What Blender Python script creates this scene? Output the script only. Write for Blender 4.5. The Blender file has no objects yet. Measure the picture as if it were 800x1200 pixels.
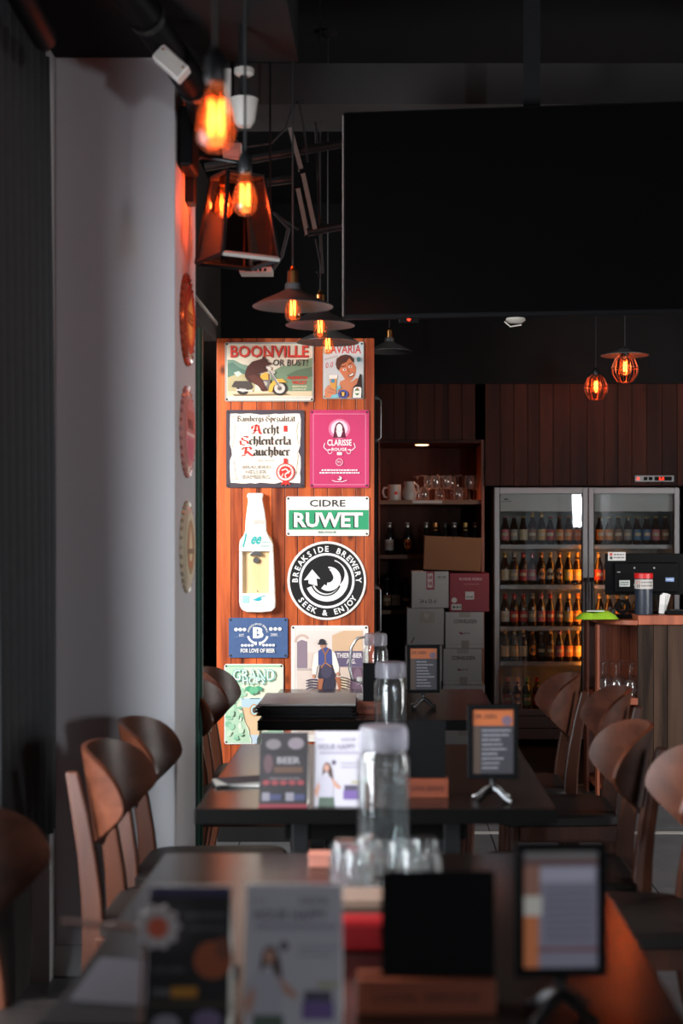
import bpy, bmesh, math, random
from mathutils import Vector, Matrix
random.seed(7)
S = bpy.context.scene
C = S.collection
PI = math.pi
R = math.radians
F = 1667.0          # focal length in pixels of the 800x1200 frame (50 mm on 36 mm)
EYE = 1.45
U0, V0 = 455.0, 628.0
def PX(u, Y): return (u - U0) / F * Y
def PZ(v, Y): return EYE - (v - V0) / F * Y
def P(u, v, Y): return Vector((PX(u, Y), Y, PZ(v, Y)))
def lin(h):
    h = h.lstrip('#'); o = []
    for i in (0, 2, 4):
        c = int(h[i:i+2], 16) / 255
        o.append(c / 12.92 if c <= .04045 else ((c + .055) / 1.055) ** 2.4)
    return tuple(o)

# ------------------------------------------------------------------ camera, world, daylight, exposure
cam = bpy.data.cameras.new('camera'); camo = bpy.data.objects.new('camera', cam); C.objects.link(camo)
camo.location = (0, 0, EYE); camo.rotation_euler = (PI/2, 0, 0)
cam.sensor_fit = 'VERTICAL'; cam.sensor_height = 36; cam.sensor_width = 24; cam.lens = 50
cam.shift_x = -55/1200; cam.shift_y = 28/1200; cam.clip_start = .05
cam.dof.use_dof = True; cam.dof.focus_distance = 7.2; cam.dof.aperture_fstop = 2.4
S.camera = camo
w = bpy.data.worlds.new('world'); S.world = w; w.use_nodes = True
bg = w.node_tree.nodes['Background']; bg.inputs[0].default_value = (.62, .70, .82, 1); bg.inputs[1].default_value = .4
S.view_settings.view_transform = 'Standard'; S.view_settings.look = 'None'
S.view_settings.exposure = 0.0; S.view_settings.gamma = 1; S.view_settings.use_curve_mapping = False
def area(name, loc, target, sx, sy, power, col):
    l = bpy.data.lights.new(name, 'AREA'); l.shape = 'RECTANGLE'; l.size = sx; l.size_y = sy; l.energy = power; l.color = col
    o = bpy.data.objects.new(name, l); C.objects.link(o); o.location = loc
    o.rotation_euler = (Vector(target) - Vector(loc)).to_track_quat('-Z', 'Y').to_euler(); return o
# daylight outside the entrance opening behind the pillar, and outside the front and side windows behind the camera
area('entrance_daylight', (-4.2, 3.2, 3.0), (-.42, 6.75, 1.55), 1.9, 1.9, 540, (1, .97, .93))
area('front_window_daylight', (3.04, -3.0, 1.85), (-.4, 4.2, 1.2), .2, .5, 100, (.90, .94, 1))
area('side_window_daylight', (-1.58, 3.0, 1.38), (.0, 3.55, 1.25), 1.6, 1.5, 70, (.90, .94, 1))
area('side_window_sky', (-1.80, 2.0, 1.25), (-.75, 4.7, 1.25), .9, 1.2, 165, (.90, .94, 1))
area('right_fill_lamp', (3.85, 5.4, 1.45), (.7, 8.6, 1.1), 1.6, 1.5, 160, (1, .96, .93))  # added lamp outside an invented right window, brightens the bar area
S.cycles.transparent_max_bounces = 40; S.cycles.max_bounces = 10; S.cycles.sample_clamp_indirect = 8

# ------------------------------------------------------------------ materials
MATS = {}
def newmat(n):
    m = bpy.data.materials.new(n); m.use_nodes = True; MATS[n] = m
    nt = m.node_tree; return m, nt, nt.nodes['Principled BSDF']
def paint(n, col, rough=.5, metal=0, var=.12, scale=6, bump=0, spec=.5, emit=None, es=0, coat=0):
    m, nt, b = newmat(n); N = nt.nodes; L = nt.links
    tc = N.new('ShaderNodeTexCoord'); no = N.new('ShaderNodeTexNoise'); no.inputs['Scale'].default_value = scale; no.inputs['Detail'].default_value = 4
    L.new(tc.outputs['Object'], no.inputs['Vector'])
    cr = N.new('ShaderNodeMixRGB'); c = Vector(col)
    cr.inputs[1].default_value = (*(c*(1-var)), 1); cr.inputs[2].default_value = (*(min(1, x*(1+var)) for x in c), 1)
    L.new(no.outputs[0], cr.inputs[0]); L.new(cr.outputs[0], b.inputs['Base Color'])
    b.inputs['Roughness'].default_value = rough; b.inputs['Metallic'].default_value = metal
    b.inputs['Specular IOR Level'].default_value = spec; b.inputs['Coat Weight'].default_value = coat
    if bump:
        bp = N.new('ShaderNodeBump'); bp.inputs['Strength'].default_value = bump; bp.inputs['Distance'].default_value = .004
        n2 = N.new('ShaderNodeTexNoise'); n2.inputs['Scale'].default_value = scale*9; L.new(tc.outputs['Object'], n2.inputs['Vector'])
        L.new(n2.outputs[0], bp.inputs['Height']); L.new(bp.outputs[0], b.inputs['Normal'])
    if emit:
        b.inputs['Emission Color'].default_value = (*emit, 1); b.inputs['Emission Strength'].default_value = es
    return m
def wood(n, c1, c2, scale=14, axis='z', rough=.4, coat=0, vary=.5, knots=False, spec=.5):
    m, nt, b = newmat(n); N = nt.nodes; L = nt.links
    tc = N.new('ShaderNodeTexCoord'); mp = N.new('ShaderNodeMapping'); oi = N.new('ShaderNodeObjectInfo')
    s = {'x': (.06, 1, 1), 'y': (1, .06, 1), 'z': (1, 1, .06)}[axis]
    mp.inputs['Scale'].default_value = s; L.new(tc.outputs['Object'], mp.inputs['Vector'])
    ad = N.new('ShaderNodeVectorMath'); ad.operation = 'ADD'; ml = N.new('ShaderNodeMath'); ml.operation = 'MULTIPLY'; ml.inputs[1].default_value = 37
    L.new(oi.outputs['Random'], ml.inputs[0]); L.new(mp.outputs[0], ad.inputs[0]); L.new(ml.outputs[0], ad.inputs[1])
    no = N.new('ShaderNodeTexNoise'); no.inputs['Scale'].default_value = scale; no.inputs['Detail'].default_value = 7; no.inputs['Roughness'].default_value = .62; no.inputs['Distortion'].default_value = .4
    L.new(ad.outputs[0], no.inputs['Vector'])
    cr = N.new('ShaderNodeValToRGB'); e = cr.color_ramp.elements
    e[0].position = .34; e[0].color = (*c1, 1); e[1].position = .66; e[1].color = (*c2, 1)
    L.new(no.outputs[0], cr.inputs[0])
    hv = N.new('ShaderNodeHueSaturation'); mr = N.new('ShaderNodeMapRange'); mr.inputs[3].default_value = 1 - vary/2; mr.inputs[4].default_value = 1 + vary/2
    L.new(oi.outputs['Random'], mr.inputs[0]); L.new(mr.outputs[0], hv.inputs['Value']); L.new(cr.outputs[0], hv.inputs['Color'])
    out = hv.outputs[0]
    if knots:
        vo = N.new('ShaderNodeTexVoronoi'); vo.inputs['Scale'].default_value = 1
        m2 = N.new('ShaderNodeMapping'); m2.inputs['Scale'].default_value = (9, 9, 5.0); L.new(tc.outputs['Object'], m2.inputs['Vector'])
        a2 = N.new('ShaderNodeVectorMath'); a2.operation = 'ADD'; L.new(m2.outputs[0], a2.inputs[0]); L.new(ml.outputs[0], a2.inputs[1]); L.new(a2.outputs[0], vo.inputs['Vector'])
        lt = N.new('ShaderNodeMapRange'); lt.inputs[1].default_value = .08; lt.inputs[2].default_value = .18; lt.inputs[3].default_value = .85; lt.inputs[4].default_value = 0
        L.new(vo.outputs['Distance'], lt.inputs[0])
        mx = N.new('ShaderNodeMixRGB'); mx.inputs[2].default_value = (.03, .008, .003, 1); L.new(lt.outputs[0], mx.inputs[0]); L.new(out, mx.inputs[1]); out = mx.outputs[0]
    L.new(out, b.inputs['Base Color']); b.inputs['Roughness'].default_value = rough; b.inputs['Coat Weight'].default_value = coat; b.inputs['Coat Roughness'].default_value = .25; b.inputs['Specular IOR Level'].default_value = spec
    bp = N.new('ShaderNodeBump'); bp.inputs['Strength'].default_value = .15; bp.inputs['Distance'].default_value = .002
    L.new(no.outputs[0], bp.inputs['Height']); L.new(bp.outputs[0], b.inputs['Normal'])
    return m
def glass(n, tint=(1, 1, 1), ior=1.45, rough=.02, strength=1.0, milk=0, milkc=(.8, .82, .84)):
    m = bpy.data.materials.new(n); m.use_nodes = True; MATS[n] = m; nt = m.node_tree; N = nt.nodes; L = nt.links
    N.remove(N['Principled BSDF']); out = N['Material Output']
    tr = N.new('ShaderNodeBsdfTransparent'); tr.inputs[0].default_value = (*tint, 1)
    gl = N.new('ShaderNodeBsdfGlossy'); gl.inputs['Roughness'].default_value = rough
    fr = N.new('ShaderNodeFresnel'); ge = N.new('ShaderNodeNewGeometry'); mi = N.new('ShaderNodeMapRange')   # thin walls: same reflectance from both sides
    mi.inputs[3].default_value = ior; mi.inputs[4].default_value = 1/ior; L.new(ge.outputs['Backfacing'], mi.inputs[0]); L.new(mi.outputs[0], fr.inputs[0])
    mx = N.new('ShaderNodeMixShader'); mu = N.new('ShaderNodeMath'); mu.operation = 'MULTIPLY'; mu.inputs[1].default_value = strength; mu.use_clamp = True
    L.new(fr.outputs[0], mu.inputs[0]); L.new(mu.outputs[0], mx.inputs[0]); L.new(tr.outputs[0], mx.inputs[1]); L.new(gl.outputs[0], mx.inputs[2]); L.new(mx.outputs[0], out.inputs[0])
    if milk:
        df = N.new('ShaderNodeBsdfTranslucent'); d2 = N.new('ShaderNodeBsdfDiffuse'); m3 = N.new('ShaderNodeMixShader'); m2 = N.new('ShaderNodeMixShader')
        df.inputs[0].default_value = (*milkc, 1); d2.inputs[0].default_value = (*milkc, 1); m2.inputs[0].default_value = milk
        L.new(df.outputs[0], m3.inputs[1]); L.new(d2.outputs[0], m3.inputs[2]); L.new(mx.outputs[0], m2.inputs[1]); L.new(m3.outputs[0], m2.inputs[2]); L.new(m2.outputs[0], out.inputs[0])
    return m
def emis(n, col, s):
    m, nt, b = newmat(n); b.inputs['Base Color'].default_value = (*col, 1); b.inputs['Emission Color'].default_value = (*col, 1); b.inputs['Emission Strength'].default_value = s; return m

def printmat(n, rough):
    m, nt, b = newmat(n); at = nt.nodes.new('ShaderNodeAttribute'); at.attribute_name = 'Col'
    nt.links.new(at.outputs['Color'], b.inputs['Base Color']); b.inputs['Roughness'].default_value = rough; return m
M_PRINT = printmat('printed_ink', .45)
M_pillar = paint('grey_wall_paint', (.44, .425, .44), .7, var=.05, scale=2, bump=.1)
M_strip = paint('pale_grey_paint', (.46, .45, .45), .7, var=.05)
M_dark = paint('black_ceiling_paint', (.007, .007, .0075), .85, var=.3, scale=3, spec=.2)
M_beam = paint('charcoal_beam_paint', (.022, .020, .020), .85, var=.2, scale=3)
M_wallr = paint('dark_brown_plaster', (.035, .028, .025), .8, var=.2)
M_curt = paint('black_curtain_cloth', (.030, .033, .036), .9, var=.2, scale=20, bump=.2)
M_tile = paint('slate_tile', (.105, .110, .118), .42, var=.35, scale=5, bump=.5)
M_grout = paint('grey_grout', (.05, .05, .05), .9)
M_barfloor = paint('dark_bar_floor', (.012, .011, .011), .6)
M_strip2 = paint('pale_stone_strip', (.42, .40, .37), .6)
M_plank = wood('red_stained_pine', (.15, .018, .004), (.70, .145, .034), 15, 'z', .42, 0, .55, True)
M_plankd = wood('dark_red_plank', (.022, .0042, .0018), (.060, .0135, .0055), 12, 'z', .5, 0, .5, True, .15)
M_chair = wood('walnut_plywood', (.040, .0105, .0048), (.085, .025, .012), 16, 'y', .36, .03, .2, False, .25)
M_chairl = wood('walnut_leg', (.038, .0105, .0048), (.075, .022, .010), 16, 'z', .45, .05, .2, False, .3)
M_table = wood('black_brown_laminate', (.005, .004, .0035), (.010, .0075, .0065), 10, 'y', .20, 0, .1)
M_tedge = paint('black_table_edge', (.003, .0028, .0026), .55, spec=.05)
M_seat = paint('black_seat_vinyl', (.010, .007, .006), .5, var=.2, spec=.25)
M_black = paint('black_plastic', (.004, .004, .0045), .5, spec=.08)
M_bmetal = paint('black_metal', (.016, .016, .017), .35, metal=.4)
M_steel = paint('brushed_steel', (.55, .55, .56), .3, metal=1, var=.05)
M_grey = paint('grey_aluminium', (.34, .33, .33), .45, metal=.25, var=.06)
M_white = paint('white_plastic', (.62, .60, .57), .5, var=.06)
M_dirtyw = paint('aged_white_metal', (.40, .38, .35), .5, var=.15)
M_green = paint('green_door_paint', (.020, .085, .062), .4, var=.15)
M_brass = paint('aged_brass', (.42, .20, .07), .3, metal=1)
M_shade = paint('charcoal_lamp_shade', (.06, .058, .058), .45, var=.15)
M_cord = paint('black_cord', (.01, .01, .01), .6)
M_screen = paint('black_screen', (.002, .002, .002), .25, var=.1, spec=.06)
M_glass = glass('clear_glass')
M_glass2 = glass('thick_clear_glass', (.975, .98, .98), 1.45, .04, 1.0, .010)
M_glass3 = glass('stemware_glass', (.98, .98, .98), 1.55, .04, 1.6, .02)
M_water = glass('water', (.93, .96, .96), 1.2, .02, 1.0)
M_bulbg = glass('amber_bulb_glass', (1, .85, .62), 1.45, .02, 1.0, .028, (1, .55, .22))
M_doorg = glass('fridge_door_glass', (.86, .88, .88), 1.5, .01, 1.0)
M_lang = glass('lantern_glass', (.80, .52, .42), 1.5, .04, 1.4)
M_winglass = glass('window_glass', (.95, .97, .97), 1.45)
M_fil = emis('glowing_filament', (1, .115, .018), 22)
M_fil2 = emis('glowing_filament_small', (1, .16, .03), 26)
M_cage = paint('copper_cage_wire', (.30, .09, .04), .35, metal=.9)
M_shelf = wood('shelf_edge_wood', (.16, .065, .030), (.26, .11, .05), 12, 'x', .5)
M_cup = paint('dark_cupboard_lining', (.018, .013, .011), .7)
M_card = paint('brown_cardboard', (.30, .12, .05), .8, var=.08)
M_cardw = paint('white_cardboard', (.50, .47, .44), .75, var=.06)
M_cardr = paint('red_cardboard', (.30, .012, .025), .6, var=.08)
M_tape = paint('parcel_tape', (.44, .40, .35), .25, var=.08)
M_weather = wood('weathered_board', (.014, .0075, .005), (.062, .034, .022), 14, 'z', .6, 0, .5, False, .15)
M_redwood = wood('red_cedar_board', (.17, .040, .018), (.34, .090, .040), 12, 'z', .5, 0, .35)
M_holder = wood('orange_wood_block', (.13, .024, .008), (.21, .047, .018), 16, 'x', .45, 0, .1)
M_ceram = paint('stoneware', (.40, .33, .29), .4, var=.08)
M_paper = paint('white_paper', (.70, .68, .66), .7, var=.03)
M_menuc = paint('black_menu_cover', (.008, .0075, .008), .55, var=.3, spec=.1)
M_menug = paint('grey_sheen_cover', (.34, .33, .31), .38, var=.05)  # grey raised to put the top cover's reflected light into its colour
M_violet = paint('violet_grey_paper', (.018, .016, .023), .6)
M_redpack = paint('red_packet', (.36, .010, .015), .4, var=.2)
M_pinkw = paint('pale_wood_board', (.30, .19, .14), .5, var=.15)
M_navy = paint('navy_canister', (.018, .024, .040), .35)
M_redlid = paint('red_lid', (.60, .012, .012), .4)
M_lime = paint('lime_packet', (.28, .50, .03), .35, var=.25)
M_sign = paint('white_enamel', (.80, .78, .74), .35, var=.02)
M_wpale = wood('pale_box_wood', (.72, .46, .20), (.86, .68, .42), 10, 'z', .5)
M_led = emis('red_led', (1, .03, .01), 3)
M_down = emis('warm_downlight', (1, .55, .30), 6)
M_tube = emis('amber_tube', (1, .30, .035), 40)
M_screw = paint('screw_head', (.10, .09, .09), .4, metal=.8)

# ------------------------------------------------------------------ mesh helpers
class MB:
    def __init__(s): s.v = []; s.f = []; s.c = []
    def add(s, vs, fs, col=None):
        n = len(s.v); s.v += [tuple(v) for v in vs]; s.f += [tuple(i+n for i in f) for f in fs]; s.c += [col]*len(fs); return s
    def box(s, x0, x1, y0, y1, z0, z1, M=None):
        vs = [Vector((x, y, z)) for z in (z0, z1) for y in (y0, y1) for x in (x0, x1)]
        if M: vs = [M @ v for v in vs]
        return s.add(vs, [(0,2,3,1),(4,5,7,6),(0,1,5,4),(2,6,7,3),(0,4,6,2),(1,3,7,5)])
    def tube(s, pts, r, n=8, cap=True):
        pts = [Vector(p) for p in pts]; rs = r if isinstance(r, (list, tuple)) else [r]*len(pts)
        vs = []; fs = []; prev = None
        for i, p in enumerate(pts):
            t = (pts[min(i+1, len(pts)-1)] - pts[max(i-1, 0)]).normalized()
            a = prev - t*prev.dot(t) if prev else (Vector((0, 0, 1)) if abs(t.z) < .9 else Vector((1, 0, 0)))
            a = (a - t*a.dot(t)).normalized(); b = t.cross(a); prev = a
            for k in range(n):
                q = 2*PI*k/n; vs.append(p + (a*math.cos(q) + b*math.sin(q))*rs[i])
        for i in range(len(pts)-1):
            for k in range(n):
                k2 = (k+1) % n; fs.append((i*n+k, i*n+k2, (i+1)*n+k2, (i+1)*n+k))
        if cap: fs.append(tuple(range(n))[::-1]); fs.append(tuple((len(pts)-1)*n+k for k in range(n)))
        return s.add(vs, fs)
    def lathe(s, prof, n=20, c=(0, 0, 0), a0=0, a1=2*PI, axis='z'):
        full = abs(a1-a0-2*PI) < 1e-6; m = n if full else n+1; vs = []; fs = []
        for (r, z) in prof:
            for k in range(m):
                q = a0 + (a1-a0)*k/n
                v = (r*math.cos(q), r*math.sin(q), z)
                if axis == 'x': v = (z, r*math.cos(q), r*math.sin(q))
                if axis == 'y': v = (r*math.cos(q), z, r*math.sin(q))
                vs.append((v[0]+c[0], v[1]+c[1], v[2]+c[2]))
        for i in range(len(prof)-1):
            for k in range(n):
                k2 = (k+1) % m; fs.append((i*m+k, i*m+k2, (i+1)*m+k2, (i+1)*m+k))
        return s.add(vs, fs)
    def prism(s, poly, a, b, plane='xz'):
        n = len(poly)
        if plane == 'xz': vs = [(p[0], a, p[1]) for p in poly] + [(p[0], b, p[1]) for p in poly]
        elif plane == 'xy': vs = [(p[0], p[1], a) for p in poly] + [(p[0], p[1], b) for p in poly]
        else: vs = [(a, p[0], p[1]) for p in poly] + [(b, p[0], p[1]) for p in poly]
        return s.add(vs, [tuple(range(n)), tuple(range(n, 2*n))[::-1]] + [(i, (i+n), (i+1) % n + n, (i+1) % n) for i in range(n)])
    def build(s, name, mat, parent=None, loc=None, smooth=False, bevel=0, rot=None, fix=True):
        me = bpy.data.meshes.new(name); me.from_pydata(s.v, [], s.f)
        if any(c is not None for c in s.c):
            at = me.color_attributes.new('Col', 'FLOAT_COLOR', 'CORNER'); k = 0
            arr = []
            for f, c in zip(s.f, s.c): arr += list((*c, 1.0))*len(f)
            at.data.foreach_set('color', arr)
        elif fix:
            bm = bmesh.new(); bm.from_mesh(me); bmesh.ops.recalc_face_normals(bm, faces=bm.faces); bm.to_mesh(me); bm.free()
        me.materials.append(mat)
        if smooth:
            for p in me.polygons: p.use_smooth = True
            try: me.set_sharp_from_angle(angle=R(40))
            except Exception: pass
        o = bpy.data.objects.new(name, me); C.objects.link(o)
        if loc is not None: o.location = loc
        if rot is not None: o.rotation_euler = rot
        if parent: o.parent = parent
        if bevel:
            md = o.modifiers.new('bevel', 'BEVEL'); md.width = bevel; md.segments = 2; md.limit_method = 'ANGLE'; md.angle_limit = R(40)
        return o
def box(name, mat, parent, x0, x1, y0, y1, z0, z1, bevel=0): return MB().box(x0, x1, y0, y1, z0, z1).build(name, mat, parent, bevel=bevel)
def tag(o, label, cat, group=None):
    o['label'] = label; o['category'] = cat
    if group: o['group'] = group
    return o
def root(name, loc, label, cat, group=None, rz=0):
    o = bpy.data.objects.new(name, None); C.objects.link(o); o.location = loc; o.rotation_euler = (0, 0, rz); o.empty_display_size = .1
    return tag(o, label, cat, group)
def struct(o): o['kind'] = 'structure'; return o
def copy_tree(o, parent=None):
    c = o.copy(); C.objects.link(c); c.parent = parent
    for ch in KIDS(o): copy_tree(ch, c)
    return c
def KIDS(o): return list(o.children)
def setmat(o, m): o.material_slots[0].link = 'OBJECT'; o.material_slots[0].material = m
def rrect(x0, x1, y0, y1, r, n=4):
    pts = []
    for cx, cy, a in ((x1-r, y1-r, 0), (x0+r, y1-r, 90), (x0+r, y0+r, 180), (x1-r, y0+r, 270)):
        for k in range(n+1):
            q = R(a + 90*k/n); pts.append((cx + r*math.cos(q), cy + r*math.sin(q)))
    return pts

# ------------------------------------------------------------------ flat print: polygons and lettering
_TX = {}
def textmesh(s, bold=0):
    k = (s, bold)
    if k not in _TX:
        cu = bpy.data.curves.new('t', 'FONT'); cu.body = s; cu.resolution_u = 2; cu.offset = bold; cu.fill_mode = 'FRONT'
        ob = bpy.data.objects.new('t', cu); C.objects.link(ob)
        me = bpy.data.meshes.new_from_object(ob)
        vs = [(v.co.x, v.co.y) for v in me.vertices]; fs = [tuple(p.vertices) for p in me.polygons]
        C.objects.unlink(ob); bpy.data.objects.remove(ob); bpy.data.curves.remove(cu); bpy.data.meshes.remove(me)
        _TX[k] = (vs, fs)
    return _TX[k]
NIB = {
 'a': (.72, [[(.15,.9),(.4,1),(.55,.85),(.55,.15),(.7,0)], [(.55,.55),(.2,.45),(.15,.15),(.3,0),(.55,.2)]]),
 'b': (.75, [[(.2,1.6),(.2,.2),(.38,0),(.6,.2),(.6,.8),(.42,1),(.2,.8)]]),
 'c': (.58, [[(.5,.88),(.32,1),(.15,.85),(.15,.2),(.35,0),(.5,.15)]]),
 'e': (.6, [[(.15,.85),(.15,.2),(.35,0),(.52,.18)], [(.15,.85),(.35,1),(.52,.78),(.15,.48)]]),
 'g': (.72, [[(.5,.9),(.3,1),(.15,.8),(.15,.2),(.35,0),(.55,.2)], [(.55,1),(.55,-.3),(.35,-.5),(.15,-.35)]]),
 'h': (.72, [[(.17,1.6),(.17,0)], [(.17,.8),(.4,1),(.57,.82),(.57,.1),(.4,-.35)]]),
 'i': (.38, [[(.1,.9),(.2,1),(.2,.15),(.34,0)], [(.17,1.32),(.26,1.4)]]),
 'k': (.6, [[(.2,1.55),(.2,.15),(.38,0)], [(.2,1.3),(.45,1.5)], [(.02,1),(.48,1)]]),
 'l': (.4, [[(.2,1.6),(.2,.2),(.36,0)]]),
 'm': (1.1, [[(.15,1),(.15,0)], [(.15,.8),(.38,1),(.52,.85),(.52,0)], [(.52,.8),(.75,1),(.9,.85),(.9,.2),(1,0)]]),
 'n': (.74, [[(.15,1),(.15,0)], [(.15,.8),(.4,1),(.56,.85),(.56,.2),(.68,0)]]),
 'p': (.75, [[(.2,1.1),(.2,-.5)], [(.2,.8),(.42,1),(.6,.8),(.6,.2),(.38,0),(.2,.2)]]),
 'r': (.55, [[(.17,1),(.17,.1),(.28,0)], [(.17,.78),(.36,1),(.5,.86)]]),
 's': (.55, [[(.48,.9),(.28,1),(.15,.78),(.48,.3),(.34,0),(.12,.14)]]),
 't': (.55, [[(.25,1.35),(.25,.2),(.4,0),(.52,.14)], [(.04,1),(.5,1)]]),
 'u': (.74, [[(.15,1),(.15,.2),(.33,0),(.56,.2)], [(.56,1),(.56,.2),(.68,0)]]),
 'z': (.6, [[(.1,1),(.5,1),(.15,.5),(.48,.3),(.3,-.3)]]),
 'B': (1.0, [[(.1,1.3),(.3,1.55),(.3,.1),(.1,.2)], [(.3,1.4),(.65,1.55),(.8,1.25),(.45,.85),(.85,.6),(.8,.15),(.5,0),(.3,.1)]]),
 'S': (.95, [[(.85,1.35),(.5,1.55),(.2,1.3),(.3,.95),(.75,.7),(.85,.3),(.5,0),(.1,.2),(.05,.8)], [(.35,1.5),(.9,1.55)]]),
 'A': (1.1, [[(.05,.9),(.1,1.4),(.45,1.6),(.7,1.4),(.85,.2),(1.05,0)], [(.45,1.55),(.35,.4),(.1,0)], [(.2,.6),(.85,.65)], [(.7,1.3),(1,1.6)], [(0,.05),(.35,.15)]]),
 'R': (1.15, [[(.05,1.1),(.2,1.5),(.45,1.55),(.4,.4),(.1,0)], [(.45,1.5),(.85,1.6),(.95,1.2),(.55,.8),(.9,.25),(1.15,0)], [(0,.05),(.4,.12)]]),
 ' ': (.45, []),
}
class Art:
    """flat print laid out in photograph units of a plane at depth Y; ox, oy, k map a local drawing grid to those units"""
    def __init__(s, Y, ox=0, oy=0, k=1, conv=None): s.Y = Y; s.ox = ox; s.oy = oy; s.k = k; s.mb = MB(); s.layer = 1; s.conv = conv; s.dim = 1.0
    def pt(s, x, y):
        if s.conv: return s.conv(x, y, s.layer)
        u = s.ox + x/s.k; v = s.oy + y/s.k
        return (PX(u, s.Y), s.Y - .00025*s.layer, PZ(v, s.Y))
    def faces(s, pts, fs, col): s.mb.add([s.pt(*p) for p in pts], fs, tuple(min(1, q*s.dim) for q in (lin(col) if isinstance(col, str) else col)))
    def poly(s, pts, col):
        s.layer += 1
        if len(pts) <= 4: s.faces(pts, [tuple(range(len(pts)))], col); return
        from mathutils.geometry import tessellate_polygon
        t = tessellate_polygon([[Vector((p[0], p[1], 0)) for p in pts]])
        s.faces(pts, [tuple(x) for x in t], col)
    def rect(s, x0, y0, x1, y1, col): s.poly([(x0, y0), (x1, y0), (x1, y1), (x0, y1)], col)
    def ell(s, cx, cy, rx, ry, col, n=24, a0=0, a1=360):
        s.layer += 1; ps = [(cx, cy)] + [(cx + rx*math.cos(R(a0+(a1-a0)*i/n)), cy + ry*math.sin(R(a0+(a1-a0)*i/n))) for i in range(n+1)]
        s.faces(ps, [(0, i, i+1) for i in range(1, n+1)], col)
    def arc(s, cx, cy, r0, r1, a0, a1, col, n=24, taper=False):
        s.layer += 1; ps = []
        for i in range(n+1):
            t = i/n; a = R(a0 + (a1-a0)*t); m = (r0+r1)/2; h = (r1-r0)/2*((1-t)**.6 if taper else 1)
            ps += [(cx + (m-h)*math.cos(a), cy + (m-h)*math.sin(a)), (cx + (m+h)*math.cos(a), cy + (m+h)*math.sin(a))]
        s.faces(ps, [(2*i, 2*i+1, 2*i+3, 2*i+2) for i in range(n)], col)
    def line(s, pts, w, col):
        s.layer += 1
        for a, b in zip(pts, pts[1:]):
            d = Vector((b[0]-a[0], b[1]-a[1]));
            if d.length < 1e-6: continue
            n = Vector((-d.y, d.x)).normalized()*w/2
            s.faces([(a[0]+n.x, a[1]+n.y), (b[0]+n.x, b[1]+n.y), (b[0]-n.x, b[1]-n.y), (a[0]-n.x, a[1]-n.y)], [(0, 1, 2, 3)], col)
    def frame(s, x0, y0, x1, y1, w, col): s.line([(x0, y0), (x1, y0), (x1, y1), (x0, y1), (x0, y0)], w, col)
    def text(s, t, x0, y0, x1, y1, col, bold=0, shear=0, rot=0):
        s.layer += 1; vs, fs = textmesh(t, bold)
        if not vs: return
        ax = min(v[0] for v in vs); bx = max(v[0] for v in vs); ay = min(v[1] for v in vs); by = max(v[1] for v in vs)
        ps = []
        cx, cy = (x0+x1)/2, (y0+y1)/2
        for (x, y) in vs:
            q = (y-ay)/(by-ay); X = x0 + (x-ax)/(bx-ax)*(x1-x0) + shear*(q-.5)*(y1-y0); Y = y1 - q*(y1-y0)
            if rot: dx, dy = X-cx, Y-cy; X = cx + dx*math.cos(rot) - dy*math.sin(rot); Y = cy + dx*math.sin(rot) + dy*math.cos(rot)
            ps.append((X, Y))
        s.faces(ps, fs, col)
    def arctext(s, t, cx, cy, r, a0, a1, h, col, bold=0, inward=False):
        s.layer += 1; n = len(t); sc = h/.72
        for i, ch in enumerate(t):
            if ch == ' ': continue
            vs, fs = textmesh(ch, bold); mx = (min(v[0] for v in vs)+max(v[0] for v in vs))/2
            a = R(a0 + (a1-a0)*i/(n-1)); ps = []
            for (x, y) in vs:
                X = (x-mx)*sc; Y = y*sc
                if not inward: rr = r + Y; ps.append((cx + rr*math.cos(a) - X*math.sin(a), cy + rr*math.sin(a) + X*math.cos(a)))
                else: rr = r + h - Y; ps.append((cx + rr*math.cos(a) + X*math.sin(a), cy + rr*math.sin(a) - X*math.cos(a)))
            s.faces(ps, fs, col)
    def nib(s, t, x0, x1, base, xh, col, w=.125):
        s.layer += 1; tot = sum(NIB[c][0] for c in t); sx = (x1-x0)/tot; x = x0
        nx, ny = w*math.cos(R(40))*sx*1.05, w*math.sin(R(40))*xh
        for c in t:
            adv, strokes = NIB[c]
            for st in strokes:
                q = [(x + a*sx, base - b*xh) for a, b in st]
                for a, b in zip(q, q[1:]):
                    s.faces([(a[0]-nx, a[1]+ny), (a[0]+nx, a[1]-ny), (b[0]+nx, b[1]-ny), (b[0]-nx, b[1]+ny)], [(0, 1, 2, 3)], col)
            x += adv*sx
    def dashes(s, x0, x1, y, h, col, seed=0):
        rnd = random.Random(seed); x = x0; s.layer += 1
        while x < x1:
            wd = rnd.uniform(.6, 2.2)*h
            s.faces([(x, y), (min(x+wd, x1), y), (min(x+wd, x1), y+h), (x, y+h)], [(0, 1, 2, 3)], col); x += wd + .45*h
    def build(s, name, parent, mat=None):
        o = s.mb.build(name, mat or M_PRINT, None, fix=False)
        if parent:
            o.parent = parent; o.matrix_parent_inverse = parent.matrix_world.inverted() if parent.parent else Matrix.Translation(-Vector(parent.location)) if not any(parent.rotation_euler) else parent.matrix_basis.inverted()
        return o

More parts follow.
